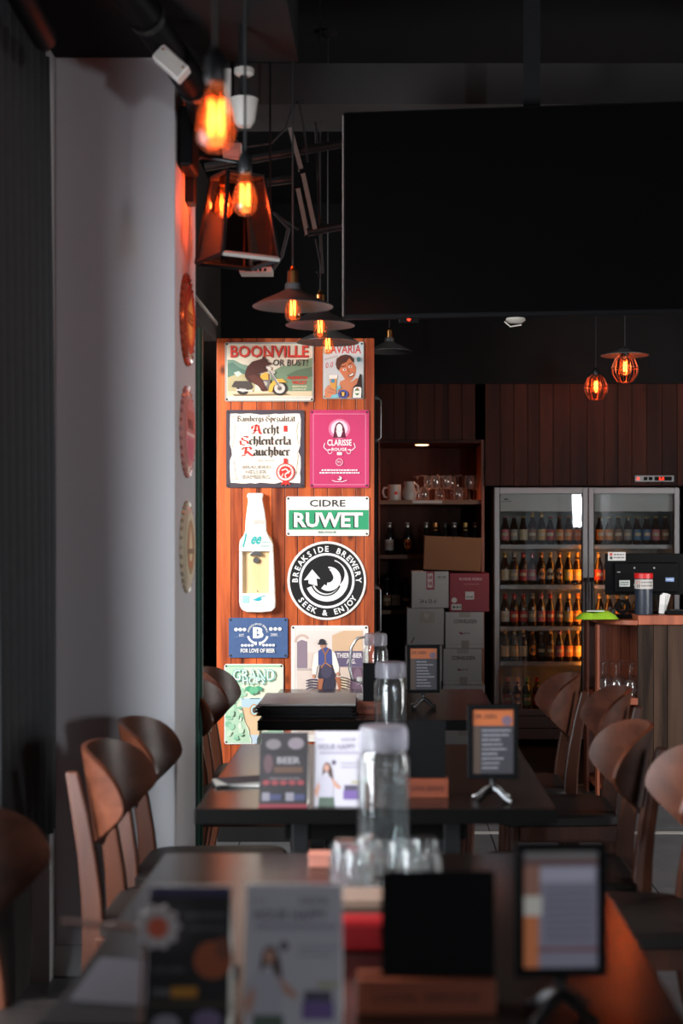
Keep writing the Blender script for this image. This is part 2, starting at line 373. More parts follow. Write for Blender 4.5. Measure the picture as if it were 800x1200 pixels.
# ------------------------------------------------------------------ the room
fl = struct(box('floor', M_grout, None, -1.3, 3.3, -2.6, 8.26, -.12, -.006))
tile0 = None
for i in range(8):
    for j in range(18):
        x0 = -1.3 + .6*i; y0 = -2.53 + .6*j
        if x0 > 3: continue
        if tile0 is None:
            tile0 = box('tile', M_tile, fl, 0, .594, 0, .594, -.006, 0); t = tile0
        else:
            t = tile0.copy(); C.objects.link(t)
        t.location = (x0, y0, 0)
struct(box('trim_1', M_strip2, None, -1.3, 3.3, 6.92, 6.965, 0, .003))
struct(box('floor_bar', M_barfloor, None, -1.3, 3.3, 8.30, 10.7, -.12, 0))
struct(box('trim_2', M_strip2, None, -1.3, 3.3, 8.26, 8.30, -.12, .002))
struct(box('ceiling', M_dark, None, -1.4, 3.4, -2.7, 10.8, 3.75, 3.85))
struct(box('beam', M_beam, None, -1.16, 3.3, 5.62, 6.0, PZ(122, 5.62), PZ(74, 5.62)))
struct(box('beam', M_dark, None, -1.16, -.30, 3.2, 4.74, 3.03, 3.75))
wr = struct(box('wall_right', M_wallr, None, 3.3, 3.4, -2.7, 4.5, -.12, 3.75))
box('wall_panel', M_wallr, wr, 3.3, 3.4, 4.5, 6.4, -.12, .5); box('wall_panel', M_wallr, wr, 3.3, 3.4, 4.5, 6.4, 2.2, 3.75); box('wall_panel', M_wallr, wr, 3.3, 3.4, 6.4, 10.8, -.12, 3.75)
# left wall with a side window beside the camera, the curtained stretch, and the entrance opening behind the pillar
wl = struct(box('wall_left', M_wallr, None, -1.26, -1.16, -2.7, 2.0, -.12, 3.75))
box('wall_panel', M_wallr, wl, -1.26, -1.16, 2.0, 3.9, -.12, .55); box('wall_panel', M_wallr, wl, -1.26, -1.16, 2.0, 3.9, 2.2, 3.75)
box('wall_panel', M_wallr, wl, -1.26, -1.16, 3.9, 5.25, -.12, 3.75); box('wall_panel', M_wallr, wl, -1.26, -1.16, 5.25, 6.7, 3.2, 3.75)
box('wall_panel', M_wallr, wl, -1.26, -1.16, 6.7, 10.8, -.12, 3.75)
def window(name, x0, x1, y0, y1, z0, z1, plane, n=2):
    t = .05; w_ = struct(MB().build(name, M_bmetal) if False else bpy.data.objects.new(name, None))
    if w_.name not in C.objects: C.objects.link(w_)
    def fr(a0, a1, c0, c1):
        if plane == 'x': box('window_frame', M_bmetal, w_, x0, x1, a0, a1, c0, c1)
        else: box('window_frame', M_bmetal, w_, a0, a1, y0, y1, c0, c1)
    A0, A1 = (y0, y1) if plane == 'x' else (x0, x1)
    fr(A0, A1, z0, z0+t); fr(A0, A1, z1-t, z1)
    for i in range(n+1):
        a = A0 + (A1-A0-t)*i/n; fr(a, a+t, z0+t, z1-t)
    for i in range(n):
        a = A0 + (A1-A0-t)*i/n + t; b = A0 + (A1-A0-t)*(i+1)/n
        if plane == 'x': box('pane', M_winglass, w_, (x0+x1)/2-.003, (x0+x1)/2+.003, a, b, z0+t, z1-t)
        else: box('pane', M_winglass, w_, a, b, (y0+y1)/2-.003, (y0+y1)/2+.003, z0+t, z1-t)
window('window_1', -1.24, -1.19, 2.0, 3.9, .55, 2.2, 'x')
window('window_added', 3.32, 3.37, 4.5, 6.4, .5, 2.2, 'x')  # invented window, added so fill light reaches cartons, fridge and counter
wf = struct(box('wall_front', M_wallr, None, -1.3, 2.1, -2.7, -2.6, -.12, 3.75))
box('wall_panel', M_wallr, wf, 2.1, 3.25, -2.7, -2.6, -.12, .7); box('wall_panel', M_wallr, wf, 2.1, 3.25, -2.7, -2.6, 2.75, 3.75); box('wall_panel', M_wallr, wf, 3.25, 3.4, -2.7, -2.6, -.12, 3.75)
window('window_2', 2.1, 3.25, -2.68, -2.63, .7, 2.75, 'y', 2)
# pillar
pil = struct(box('pillar', M_pillar, None, -1.10, -.705, 4.70, 5.20, 0, 3.6, .004))
struct(box('wall_return', M_strip, None, -1.16, -1.10, 4.62, 5.2, 0, 3.6))
struct(box('baseboard_left', M_strip, None, -1.10, -.70, 4.685, 4.70, 0, .1))
dj = struct(box('door_frame', M_green, None, -.735, -.693, 5.205, 5.27, 0, PZ(384, 5.24), .004))
box('door_frame_bead', M_green, dj, -.70, -.684, 5.23, 5.25, 0, PZ(384, 5.24))
sof = struct(box('beam', M_beam, None, -1.02, -.805, 5.30, 6.66, 2.36, 2.46, .004))
box('beam_rail', M_dirtyw, sof, -.806, -.798, 5.30, 6.66, 2.435, 2.45)
# partition clad in red pine
PY = 6.75
px0, px1 = PX(254, PY), PX(438.5, PY); ptop = PZ(397, PY)
part = struct(box('wall_partition', M_dark, None, px0+.012, px1-.012, PY+.02, 9.6, 0, ptop-.012))
edges = [254, 271, 284, 301, 319, 334, 349, 368, 384, 400, 417, 427, 438.5]
for a, b in zip(edges, edges[1:]):
    xa, xb = PX(a, PY), PX(b, PY); wd = xb-xa-.0022; d = random.uniform(0, .0025)
    o = MB().box(-wd/2, wd/2, -.02+d, .02, -(ptop-.3)/2, (ptop-.3)/2).build('plank', M_plank, part, bevel=.0015)
    o.location = ((xa+xb)/2, PY+.0, (ptop+.3)/2)
box('dark_base', M_dark, part, px0+.004, px1-.004, PY-.012, PY+.0198, 0, .298)  # invented base, added to darken the panel foot below the tables
hk = MB()
for v0, v1, u in ((466, 516, 447), (688, 742, 441)):
    pass
def side_handle(v0, v1, u, label):
    Y = PY+.35 if u > 444 else PY+.12; x = px1 + .012; r_ = root('pull_handle', (x, Y, PZ(v1, Y)), label, 'handle'); h = PZ(v0, Y)-PZ(v1, Y)
    MB().tube([(0, 0, .0), (.016, 0, .014), (.016, 0, h-.014), (0, 0, h)], .005, 8).build('grip', M_steel, r_, smooth=True)
    for z in (0, h): MB().lathe([(0, -.012), (.011, -.012), (.011, .002), (0, .002)], 10, (0, 0, z), axis='x').build('rosette', M_steel, r_)
side_handle(466, 516, 447, 'upper slim steel pull handle on dark side of plank partition')
side_handle(688, 742, 441, 'lower slim steel pull handle on dark side of plank partition')
# back wall with plank header above shelves and fridge
BY = 9.86
wb = struct(box('wall_back', M_dark, None, -1.3, 3.4, 10.62, 10.72, -.12, 3.75))
hz1 = PZ(450, BY)
x = PX(441, BY); k = 0
shx0, shx1 = PX(443, BY), PX(568, BY); frx0, frx1 = PX(579, 9.8), PX(797, 9.8); frtop = PZ(571, 9.8)
zsh = PZ(515, BY)
while x < 3.2:
    wd = random.choice((.082, .095, .105, .118)); x1 = x + wd
    if x1 < shx1 - .01: z0 = zsh
    elif x < shx1 + .02 and x1 < frx0+.03: z0 = 0
    elif x < frx1: z0 = frtop + .012
    else: z0 = 0
    wdd = wd - .003
    o = MB().box(-wdd/2, wdd/2, -.012, .012, -(hz1-z0)/2, (hz1-z0)/2).build('plank', M_plankd, wb, bevel=.0015)
    o.location = (x+wd/2, BY + random.uniform(0, .003), (hz1+z0)/2); x = x1
    if z0 == zsh and x > shx1 - .11 and x < shx1: # post closing the shelf recess
        x = shx1
box('wall_panel', M_dark, wb, -1.3, 3.3, BY-.02, 10.62, hz1, 3.75)
box('wall_panel', M_dark, wb, -1.16, px1-.01, 9.62, 10.62, 0, hz1)

# ------------------------------------------------------------------ curtain
cm = MB(); n = 110; vs = []; fs = []
for i in range(n+1):
    Y = 3.88 + .72*i/n; ph = Y*2*PI/.085
    for j in range(9):
        t = j/8; z = .50 + (3.0-.50)*t; a = .028*(1.15 - .5*t)
        vs.append((-1.10 + a*math.sin(ph + .5*math.sin(3*t)) - .012*t + .0*Y, Y + .004*math.sin(ph*2), z + .004*math.sin(ph)*(1-t)))
for i in range(n):
    for j in range(8): fs.append((i*9+j, (i+1)*9+j, (i+1)*9+j+1, i*9+j+1))
cm.add(vs, fs); cu = root('curtain', (-1.10, 4.0, .5), 'black pleated curtain hanging beside the grey pillar', 'curtain')
o = cm.build('curtain_cloth', M_curt, cu, loc=(1.10, -4.0, -.5), smooth=True)
md = o.modifiers.new('s', 'SOLIDIFY'); md.thickness = .004
MB().tube([(0, -1.3, 2.53), (0, .6, 2.53)], .011, 10).build('curtain_rod', M_bmetal, cu)
for i in range(9):
    MB().lathe([(.016+.003*math.cos(q), .003*math.sin(q)) for q in [k*PI/3 for k in range(7)]], 14, (0, -.09+.083*i, 2.53), axis='y').build('curtain_ring', M_bmetal, cu)
bx = root('wall_box', (-1.125, 4.60, PZ(505, 4.6)), 'narrow black box with small metal latch on wall by curtain', 'box')
h = (PZ(412, 4.6)-PZ(600, 4.6))/2
box('housing', M_black, bx, -.02, .016, -.012, .018, -h, h, .003)
zz = PZ(462, 4.6)-PZ(505, 4.6); box('latch', M_steel, bx, .001, .012, -.017, -.012, zz-.03, zz+.03, .002)

# ------------------------------------------------------------------ signs on the partition
SY = PY - .0225
def sign_plate(name, u0, v0, u1, v1, mat, label, r=2.0, screws=True, sides=None, cat='sign'):
    c = P((u0+u1)/2, (v0+v1)/2, SY); k = SY/F
    w2, h2 = (u1-u0)/2*k, (v1-v0)/2*k
    mb = MB().prism(rrect(-w2, w2, -h2, h2, r*k, 3), -.004, 0, 'xz')
    o = mb.build(name, mat, None, loc=c); tag(o, label, cat, 'tin signs on the plank partition')
    if screws:
        for sx in (-1, 1):
            for sz in (-1, 1):
                MB().lathe([(0, -.0065), (.004, -.0065), (.0055, -.004)], 8, (sx*(w2-.010), 0, sz*(h2-.010)), axis='y').build('screw', M_screw, o)
    return o
AY = SY - .004
# 1 bear on motorcycle
pl = sign_plate('tin_sign', 263.5, 401, 367.5, 470.5, M_dirtyw, 'wide tin sign with brown bear riding a yellow motorcycle')
a = Art(AY, 255, 398, 6.957)
a.rect(74, 34, 772, 494, '#e6dcc6')
a.poly([(80,165),(130,165),(200,200),(262,215),(262,430),(80,430)], '#7d9c88'); a.poly([(80,200),(120,185),(170,225),(230,250),(250,300),(80,320)], '#5f8070')
a.poly([(430,270),(520,215),(600,212),(680,172),(770,150),(770,430),(430,430)], '#7b9678'); a.poly([(560,290),(640,250),(770,220),(770,300),(600,330)], '#5d7a60')
a.poly([(80,310),(180,270),(260,300),(300,340),(300,430),(80,430)], '#b8ae84'); a.poly([(130,270),(170,255),(200,280),(160,305)], '#c4d0c4')
a.rect(80, 420, 770, 462, '#d9c7a4'); a.poly([(120,445),(560,438),(600,452),(140,462)], '#8f7a5c'); a.rect(100, 463, 760, 488, '#f2ece0'); a.dashes(105, 755, 470, 8, '#b8a898', 3)
a.text('BOONVILLE', 109, 52, 744, 149, '#6d2a22', .02); a.text('BOONVILLE', 105, 48, 740, 145, '#d9463a', .02)
a.text('OR BUST!', 450, 162, 735, 215, '#35332f', .01, .1)
a.text('ANDERSON', 565, 298, 730, 324, '#d9463a', .03); a.text('VALLEY', 605, 335, 728, 364, '#d9463a', .03)
a.text('BREWING', 610, 375, 725, 389, '#efe2c0', .02); a.text('COMPANY', 610, 398, 725, 412, '#efe2c0', .02)
a.ell(205, 403, 50, 48, '#35302d'); a.ell(205, 403, 28, 27, '#a8a29a'); a.ell(505, 398, 62, 58, '#35302d'); a.ell(505, 398, 44, 41, '#d2cdc4'); a.ell(505, 398, 18, 17, '#6b645c')
a.poly([(140,338),(262,338),(285,385),(270,405),(180,395),(112,385)], '#48413c'); a.line([(150,410),(285,420)], 13, '#d6d0c6')
a.poly([(340,330),(430,325),(430,400),(350,415)], '#77706a'); a.ell(385, 360, 22, 20, '#b7b0a6'); a.poly([(340,302),(385,268),(412,278),(414,328),(370,328)], '#e6b24a')
a.poly([(412,428),(425,370),(468,322),(525,320),(566,350),(500,350),(458,378),(444,428)], '#e9b64e'); a.line([(425,262),(505,390)], 14, '#8d8984'); a.line([(436,262),(512,380)], 5, '#dedbd4')
a.line([(392,215),(445,262)], 9, '#c9c4ba'); a.ell(418, 236, 20, 17, '#ded8cc'); a.ell(455, 268, 14, 12, '#c9c4ba')
a.poly([(222,300),(225,268),(240,225),(280,182),(330,166),(362,156),(372,133),(382,150),(405,165),(414,188),(436,188),(430,206),(396,216),(386,236),(412,240),(402,258),(356,270),(332,275),(348,310),(372,345),(390,385),(408,412),(360,422),(350,402),(328,376),(290,356),(240,332)], '#4b2a24')
a.poly([(250,300),(300,285),(340,310),(372,350),(385,400),(360,405),(330,370),(290,350)], '#5e362d'); a.poly([(385,125),(440,122),(430,136),(390,140)], '#c9543f')
a.build('printed_artwork', pl)
# 2 man with beer
pl = sign_plate('tin_sign', 378, 400.5, 426.3, 467.5, M_dirtyw, 'pale tin sign of smiling man holding beer glass and bottle')
a = Art(AY, 370, 395, 12.3)
a.rect(108, 72, 682, 878, '#c6d4d6')
a.text('BAVARIA', 150, 112, 652, 236, '#c9302a', .015)
a.text('0.0', 140, 362, 248, 442, '#c9302a', .0, .2, -.15); a.text('alcoholvrij', 122, 282, 312, 318, '#7a8084', 0, .2, -.28)
a.poly([(350,640),(420,608),(520,640),(590,588),(650,640),(650,878),(300,878),(330,720)], '#cf8560')
a.poly([(350,440),(372,388),(440,356),(480,298),(522,350),(556,390),(582,440),(580,500),(562,560),(520,622),(470,642),(420,612),(390,560),(350,505),(333,470)], '#cd7f58')
a.poly([(285,390),(300,310),(360,266),(430,250),(500,265),(546,310),(552,372),(522,352),(482,300),(440,360),(372,390),(352,440),(332,486),(300,450)], '#4a3229')
a.line([(365,432),(430,415)], 12, '#4a3229'); a.line([(470,395),(510,370)], 12, '#4a3229')
for ex, ey in ((412, 470), (495, 428)): a.ell(ex, ey, 27, 17, '#f0e8e0'); a.ell(ex+4, ey, 11, 12, '#30241e')
a.line([(455,450),(470,500),(490,505)], 10, '#9e5638'); a.poly([(462,556),(548,505),(544,552),(496,582)], '#5a231a'); a.poly([(474,556),(542,515),(538,544),(495,568)], '#f4efe8')
a.poly([(200,590),(300,590),(288,770),(210,770)], '#dfa24c'); a.poly([(190,550),(310,548),(306,600),(194,602)], '#f3efe6'); a.ell(245, 632, 30, 30, '#4a90b4')
a.poly([(128,760),(180,690),(225,720),(290,765),(285,850),(200,878),(130,878)], '#d08a66'); a.line([(190,742),(270,775)], 8, '#a86040'); a.line([(170,790),(260,810)], 8, '#a86040')
a.poly([(300,735),(350,690),(362,735),(300,775)], '#7fc4d0'); a.poly([(210,876),(232,838),(330,815),(330,872)], '#7fc4d0')
a.ell(392, 822, 74, 62, '#5058a0'); a.ell(392, 822, 42, 42, '#262430'); a.poly([(370,795),(414,795),(406,852),(378,852)], '#e9bd68')
a.poly([(515,878),(540,720),(590,678),(610,600),(636,528),(662,545),(664,640),(668,700),(672,878)], '#2c211c')
a.poly([(528,876),(545,740),(570,722),(640,722),(658,745),(650,876)], '#efede6'); a.ell(595, 790, 34, 52, '#4f8a50'); a.rect(565, 775, 628, 812, '#efede6'); a.ell(600, 748, 14, 12, '#b03a30')
a.ell(615, 325, 29, 36, '#4a8288'); a.build('printed_artwork', pl)
# 3 blackletter sign
pl = sign_plate('tin_sign', 265, 480.5, 356.5, 571.5, paint('plum_grey_enamel', lin('#4b434c'), .4), 'cream parchment tin sign with black and red blackletter writing')
a = Art(AY, 260, 475, 8)
rnd = random.Random(4); E_ = []
for i in range(15): E_.append((78 + i*46.5, 82 + rnd.uniform(-7, 7)))
for i in range(1, 13): E_.append((735 + rnd.uniform(-6, 4) - (22 if i in (7,) else 0), 82 + i*50))
for i in range(15): E_.append((733 - i*46.5, 728 + rnd.uniform(-9, 7)))
for i in range(1, 12): E_.append((75 + rnd.uniform(-4, 5) + (16 if i in (5, 6) else 0), 728 - i*53))
a.poly(E_, '#f6f0e2')
for l in ([(125,178),(118,270),(112,330),(95,400)], [(113,515),(122,590),(130,660),(148,690),(92,700)], [(716,155),(700,240),(712,340),(722,360)], [(705,440),(716,470),(704,560),(700,650)], [(90,110),(130,100)]): a.line(l, 5, '#a48c68')
a.nib('Bambergs Spezialitat', 138, 688, 150, 33, '#4a3626', .12)
a.line([(642,102),(647,108)], 6, '#5a4634'); a.line([(656,102),(661,108)], 6, '#5a4634')
a.nib('A', 275, 376, 268, 54, '#d63a38'); a.nib('echt', 382, 538, 264, 52, '#3a302a')
a.rect(578, 190, 612, 247, '#d8342e'); a.nib('S', 165, 252, 374, 54, '#d63a38', .1); a.nib('chlenkerla', 252, 645, 368, 50, '#3a302a')
a.nib('R', 180, 290, 474, 52, '#d63a38'); a.nib('auchbier', 288, 634, 470, 52, '#3a302a')
a.text('-das beste-', 318, 503, 504, 524, '#b8ab98'); a.text('BRAUEREI', 192, 563, 452, 594, '#9a8f84'); a.text('HELLER', 220, 607, 416, 641, '#9a8f84'); a.text('BAMBERG', 192, 652, 446, 689, '#9a8f84')
a.poly([(550,752),(575,700),(612,700),(645,748),(612,738),(600,755),(585,738)], '#cf3430'); a.rect(578, 498, 612, 560, '#cf3430'); a.ell(595, 628, 88, 86, '#cf3430'); a.arc(595, 628, 58, 76, 0, 360, '#f2e4dc', 30)
a.arctext('SCHLENKERLA', 595, 628, 60, 165, 375, 13, '#cf3430', .01); a.line([(560,610),(600,595),(625,620),(590,650),(600,680)], 12, '#f2dcd4'); a.line([(620,640),(640,610)], 10, '#f2dcd4'); a.line([(575,640),(560,670)], 10, '#f2dcd4')
a.build('printed_artwork', pl)
# 4 magenta sign
pl = sign_plate('tin_sign', 363, 480.5, 432.3, 571.5, paint('magenta_enamel', lin('#c23a6a'), .4, var=.03), 'magenta tin sign with white hooded lady emblem and lettering')
a = Art(AY, 250, 390, 4.103)
a.frame(480, 390, 731, 730, 3, '#e08aa8'); a.ell(605, 462, 52, 48, '#dc7ea0'); a.ell(605, 460, 40, 38, '#f2cfdc')
a.poly([(575,505),(582,460),(590,438),(605,428),(620,438),(630,460),(637,505)], '#5c1230'); a.poly([(588,470),(622,470),(612,500),(598,500)], '#e8d4d8'); a.ell(605, 458, 14, 20, '#f6ece8'); a.line([(597,470),(605,474),(613,470)], 2, '#b04060')
a.text('CLARISSE', 547, 513, 664, 543, '#fbf0f2', .02); a.text('ROUGE', 568, 553, 641, 568, '#fbf0f2', .02)
a.line([(535,530),(530,550),(545,565),(562,560)], 4, '#f6dbe4'); a.line([(675,530),(682,550),(666,565),(648,560)], 4, '#f6dbe4'); a.arc(560, 572, 8, 11, 0, 300, '#f6dbe4', 12); a.arc(650, 572, 8, 11, 240, 540, '#f6dbe4', 12); a.rect(594, 574, 618, 588, '#f8e6ec')
a.arc(605, 622, 14, 18, 0, 360, '#eab4c6', 20); a.text('9%', 596, 616, 614, 628, '#f6dbe4')
a.dashes(520, 692, 657, 7, '#f8e8ee', 11); a.dashes(510, 702, 670, 7, '#f8e8ee', 12); a.ell(607, 700, 10, 9, '#fbf0f2'); a.ell(602, 698, 5, 5, '#8c1f48'); a.line([(570,710),(590,716),(620,716),(642,709)], 3, '#f8e8ee')
a.build('printed_artwork', pl)
# 5 cider sign
pl = sign_plate('tin_sign', 335.3, 581.8, 432.2, 628, M_sign, 'white tin cider sign with broad green band')
a = Art(AY, 250, 390, 4.103)
a.rect(362, 852, 746, 947, '#2f9a6c'); a.text('CIDRE', 463, 803, 634, 836, '#2b2b2c', .012); a.text('RUWET', 381, 868, 712, 940, '#20302c', .035); a.text('RUWET', 387, 864, 718, 936, '#f7f6f0', .035); a.text('BELGIQUE', 505, 954, 590, 965, '#3a7a60', .01); a.rect(352, 946, 746, 948, '#c8ccc4')
a.build('printed_artwork', pl)
# 6 round sign
c = P(382.8, 680.5, SY); rr = 46.2*SY/F
pl = MB().lathe([(0, 0), (rr, 0), (rr, -.003), (rr-.002, -.004), (0, -.004)], 48, axis='y').build('tin_sign', M_sign, None, loc=c)
tag(pl, 'round black and white tin sign with spiral arrow emblem', 'sign', 'tin signs on the plank partition')
a = Art(AY, 250, 620, 3.636); X, Yc = 483, 220
a.ell(X, Yc, 158, 158, '#121315', 48); a.arc(X, Yc, 108, 118, 0, 360, '#eef0f0', 44)
a.arctext('BREAKSIDE BREWERY', X, Yc, 124, 181, 359, 24, '#eef0f0', .025); a.arctext('SEEK & ENJOY', X, Yc, 124, 143, 34, 24, '#eef0f0', .025, True)
a.arc(X, Yc-3, 58, 92, 158, -68, '#eef0f0', 36); a.ell(X+16, Yc-28, 60, 58, '#121315', 30); a.arc(X-4, Yc, 60, 66, 160, 20, '#121315', 30)
a.arc(X+8, Yc-8, 30, 52, 128, -92, '#eef0f0', 30); a.ell(X+2, Yc-22, 33, 32, '#121315', 24)
a.arc(X+6, Yc-14, 22, 36, 100, -80, '#eef0f0', 24); a.ell(X-4, Yc-24, 27, 26, '#121315', 24)
a.poly([(X-98,Yc-2),(X-62,Yc-48),(X-28,Yc-8),(X-44,Yc-10),(X-40,Yc+22),(X-78,Yc+12),(X-78,Yc-4)], '#eef0f0')
a.build('printed_artwork', pl)
# 7 blue B sign
pl = sign_plate('tin_sign', 268, 724, 337, 770.7, paint('worn_blue_enamel', lin('#45608e'), .5, var=.16, scale=30), 'blue tin sign with white letter B and hop garland')
a = Art(AY, 260, 720, 7.5)
a.text('B', 272, 112, 366, 210, '#f2f2ee', .05); a.line([(308,122),(308,200)], 5, '#45608e')
a.arc(314, 168, 78, 98, 100, 165, '#e6e8ea', 14); a.arc(314, 168, 78, 98, 80, 15, '#e6e8ea', 14); a.rect(288, 240, 306, 272, '#e6e8ea'); a.rect(324, 240, 342, 272, '#e6e8ea')
a.arctext('ANDERSON VALLEY BREWING', 314, 168, 76, 192, 348, 17, '#e6e8ea', .02)
for i in range(3):
    a.ell(124+i*37, 133, 17, 16, '#eceeee', 12); a.ell(430+i*39, 128, 17, 16, '#eceeee', 12)
for i in range(4):
    a.ell(180+i*29, 272, 14, 12, '#eceeee', 10); a.ell(366+i*29, 270, 14, 12, '#eceeee', 10)
a.text('EST.', 152, 172, 200, 193, '#eceeee', .01); a.text('2005', 428, 166, 488, 189, '#eceeee', .01); a.line([(105,198),(212,198)], 2, '#9aa8c0'); a.line([(415,194),(522,192)], 2, '#9aa8c0')
a.text('FOR LOVE OF BEER', 165, 299, 466, 336, '#f2f2ee', .03); a.build('printed_artwork', pl)
# 8 waiter with crates
pl = sign_plate('tin_sign', 341, 733, 431.3, 869, M_sign, 'cream tin sign of man in blue vest carrying bottle crates')
a = Art(AY, 335, 725, 7.619)
a.frame(82, 92, 692, 1060, 4, '#d8cac4'); a.rect(98, 106, 684, 1040, '#dccdc4'); a.poly([(98,106),(480,106),(412,150),(412,300),(98,300)], '#e4d8d2')
a.poly([(412,150),(520,106),(684,106),(684,300),(412,300)], '#d3b292'); a.poly([(98,210),(140,188),(190,205),(190,442),(98,442)], '#8f7f8c'); a.arc(145, 210, 50, 72, 180, 330, '#cbb2a6', 10); a.rect(98, 445, 240, 462, '#bfb0ac')
a.rect(432, 288, 684, 430, '#665c78'); a.text('THIERS-BIER', 452, 306, 680, 350, '#e9e2e0', .02); a.text('A.G.', 540, 360, 622, 402, '#e9e2e0', .02)
a.poly([(580,432),(684,432),(684,645),(570,645)], '#6b5568'); a.ell(640, 520, 36, 80, '#7d6678'); a.poly([(490,430),(575,440),(570,520),(500,500)], '#d6c4b6')
a.poly([(285,290),(250,320),(232,440),(236,500),(268,500),(276,440),(300,400)], '#efe8e2'); a.poly([(405,275),(440,310),(475,430),(470,500),(436,480),(420,430),(400,380)], '#efe8e2')
a.ell(248, 512, 14, 18, '#c08c74'); a.ell(465, 492, 14, 18, '#c08c74')
a.poly([(288,290),(330,255),(365,255),(408,278),(414,405),(350,415),(288,412)], '#4a548e'); a.poly([(300,420),(414,408),(446,520),(430,660),(330,660),(284,520)], '#393648'); a.ell(362, 470, 50, 60, '#4a465c')
a.line([(320,262),(350,320),(352,400)], 12, '#9c6a4a'); a.line([(385,265),(352,320)], 12, '#9c6a4a'); a.line([(345,395),(312,440)], 10, '#b07a58'); a.line([(355,395),(405,430)], 10, '#b07a58')
a.ell(328, 240, 24, 26, '#b88a74'); a.ell(322, 222, 40, 12, '#2c2a32'); a.ell(322, 205, 28, 26, '#34323c')
a.poly([(290,535),(336,535),(312,670),(262,670)], '#a86a4e'); a.poly([(436,520),(482,520),(528,670),(486,670)], '#a86a4e')
for i in range(5): a.line([(285,545+i*24),(230,540+i*24),(180,555+i*24)], 11, '#3d3c56'); a.line([(488,520+i*24),(540,530+i*24),(580,548+i*24)], 10, '#5a4a48')
for i in range(5): a.line([(492,532+i*24),(545,545+i*24)], 9, '#e6d6b4')
a.line([(100,1000),(680,1000)], 5, '#c9bab0'); a.text('BIER', 480, 1010, 560, 1036, '#3c3a48', .02); a.build('printed_artwork', pl)
# 9 green hop sign
pl = sign_plate('tin_sign', 262.7, 778, 332, 872, M_sign, 'pale green tin sign with beer glass and hop leaves', 3)
a = Art(AY, 260, 720, 7.5)
a.rect(30, 446, 530, 1130, '#e3ead2'); a.poly([(30,446),(200,446),(150,560),(200,700),(120,800),(180,900),(240,1060),(250,1130),(30,1130)], '#bcdcc0'); a.poly([(340,1040),(530,1000),(530,1130),(330,1130)], '#a4d0b0'); a.rect(30, 446, 530, 462, '#9ccaa6')
rnd = random.Random(9)
for i in range(34):
    a.ell(rnd.uniform(45, 205), rnd.uniform(640, 1110), rnd.uniform(12, 34), rnd.uniform(10, 30), rnd.choice(['#a4d4b4', '#cfe6cc', '#8cc6a4', '#e3f0de', '#b0d8bc']), 9)
a.text('GRAND', 92, 476, 470, 586, '#5fb4a4', .03); a.text('GRAND', 98, 482, 462, 578, '#e9f4ee', .0)
a.text('HOPS', 176, 543, 380, 615, '#5fb4a4', .03); a.text('HOPS', 182, 549, 373, 609, '#e9f4ee', .005)
a.poly([(205,640),(250,625),(285,640),(320,625),(355,640),(350,672),(318,665),(300,690),(262,706),(245,680),(215,672)], '#4fa67c'); a.ell(262, 668, 22, 34, '#6fbd92', 12); a.ell(300, 664, 20, 30, '#6fbd92', 12); a.line([(285,615),(285,640)], 6, '#3d8c64')
a.poly([(178,812),(388,812),(352,940),(330,1010),(328,1056),(248,1056),(240,1010),(205,940)], '#e8c8a0'); a.poly([(168,735),(392,732),(388,815),(176,815)], '#bcd8e4'); a.rect(250, 733, 332, 741, '#5a7888'); a.rect(178, 736, 196, 743, '#5a7888'); a.rect(370, 733, 388, 741, '#5a7888')
a.poly([(246,1056),(330,1056),(312,1090),(312,1130),(262,1130),(262,1090)], '#c4d8e6'); a.line([(246,1056),(264,1092),(264,1130)], 6, '#48617c'); a.line([(330,1056),(312,1092),(312,1130)], 6, '#48617c'); a.line([(178,815),(205,940),(242,1012),(248,1056)], 5, '#8a8070')
a.ell(286, 838, 40, 56, '#d08a4c', 4); a.ell(286, 838, 40, 52, '#d08a4c', 20); a.ell(286, 838, 31, 43, '#bfe0e0', 20); a.ell(286, 840, 16, 26, '#5a4a44', 12); a.build('printed_artwork', pl)
# 10 wooden bottle with opener
k = SY/F
def bq(x, y): return (PX(275 + x/7.745, SY) - PX(300, SY), PZ(570 + y/7.745, SY) - PZ(650, SY))
bo = root('bottle_opener_board', (PX(300, SY), SY, PZ(650, SY)), 'large white bottle-shaped wooden opener board on plank partition', 'opener')
outl = [(118,72),(130,62),(250,62),(262,72),(258,100),(252,108),(256,135),(275,235),(288,330),(290,400),(300,430),(335,470),(350,525),(358,700),(372,1040),(368,1100),(340,1130),(250,1140),(120,1138),(75,1122),(52,1085),(46,1040),(46,540),(52,490),(88,440),(100,400),(103,320),(114,225),(126,140),(122,108),(116,98)]
MB().prism([bq(*p) for p in outl], -.012, 0, 'xz').build('back_board', M_wpale, bo)
top = [p for p in outl if p[1] <= 470]; up = [p for p in outl[:11]] + [(350,525),(352,590),(46,590),(46,540)] + outl[23:]
MB().prism([bq(*p) for p in up], -.034, -.0122, 'xz').build('front_face', M_sign, bo, bevel=.003)
MB().prism([bq(*p) for p in [(46,591),(75,591),(75,966),(46,966)]], -.034, -.0122, 'xz').build('side_rail', M_sign, bo, bevel=.002)
MB().prism([bq(*p) for p in [(318,591),(353,591),(367,966),(318,966)]], -.034, -.0122, 'xz').build('side_rail', M_sign, bo, bevel=.002)
MB().prism([bq(*p) for p in [(46,967),(367,967),(372,1040),(368,1100),(340,1130),(250,1140),(120,1138),(75,1122),(52,1085),(46,1040)]], -.034, -.0122, 'xz').build('front_face', M_sign, bo, bevel=.003)
ox, oz = bq(195, 620)
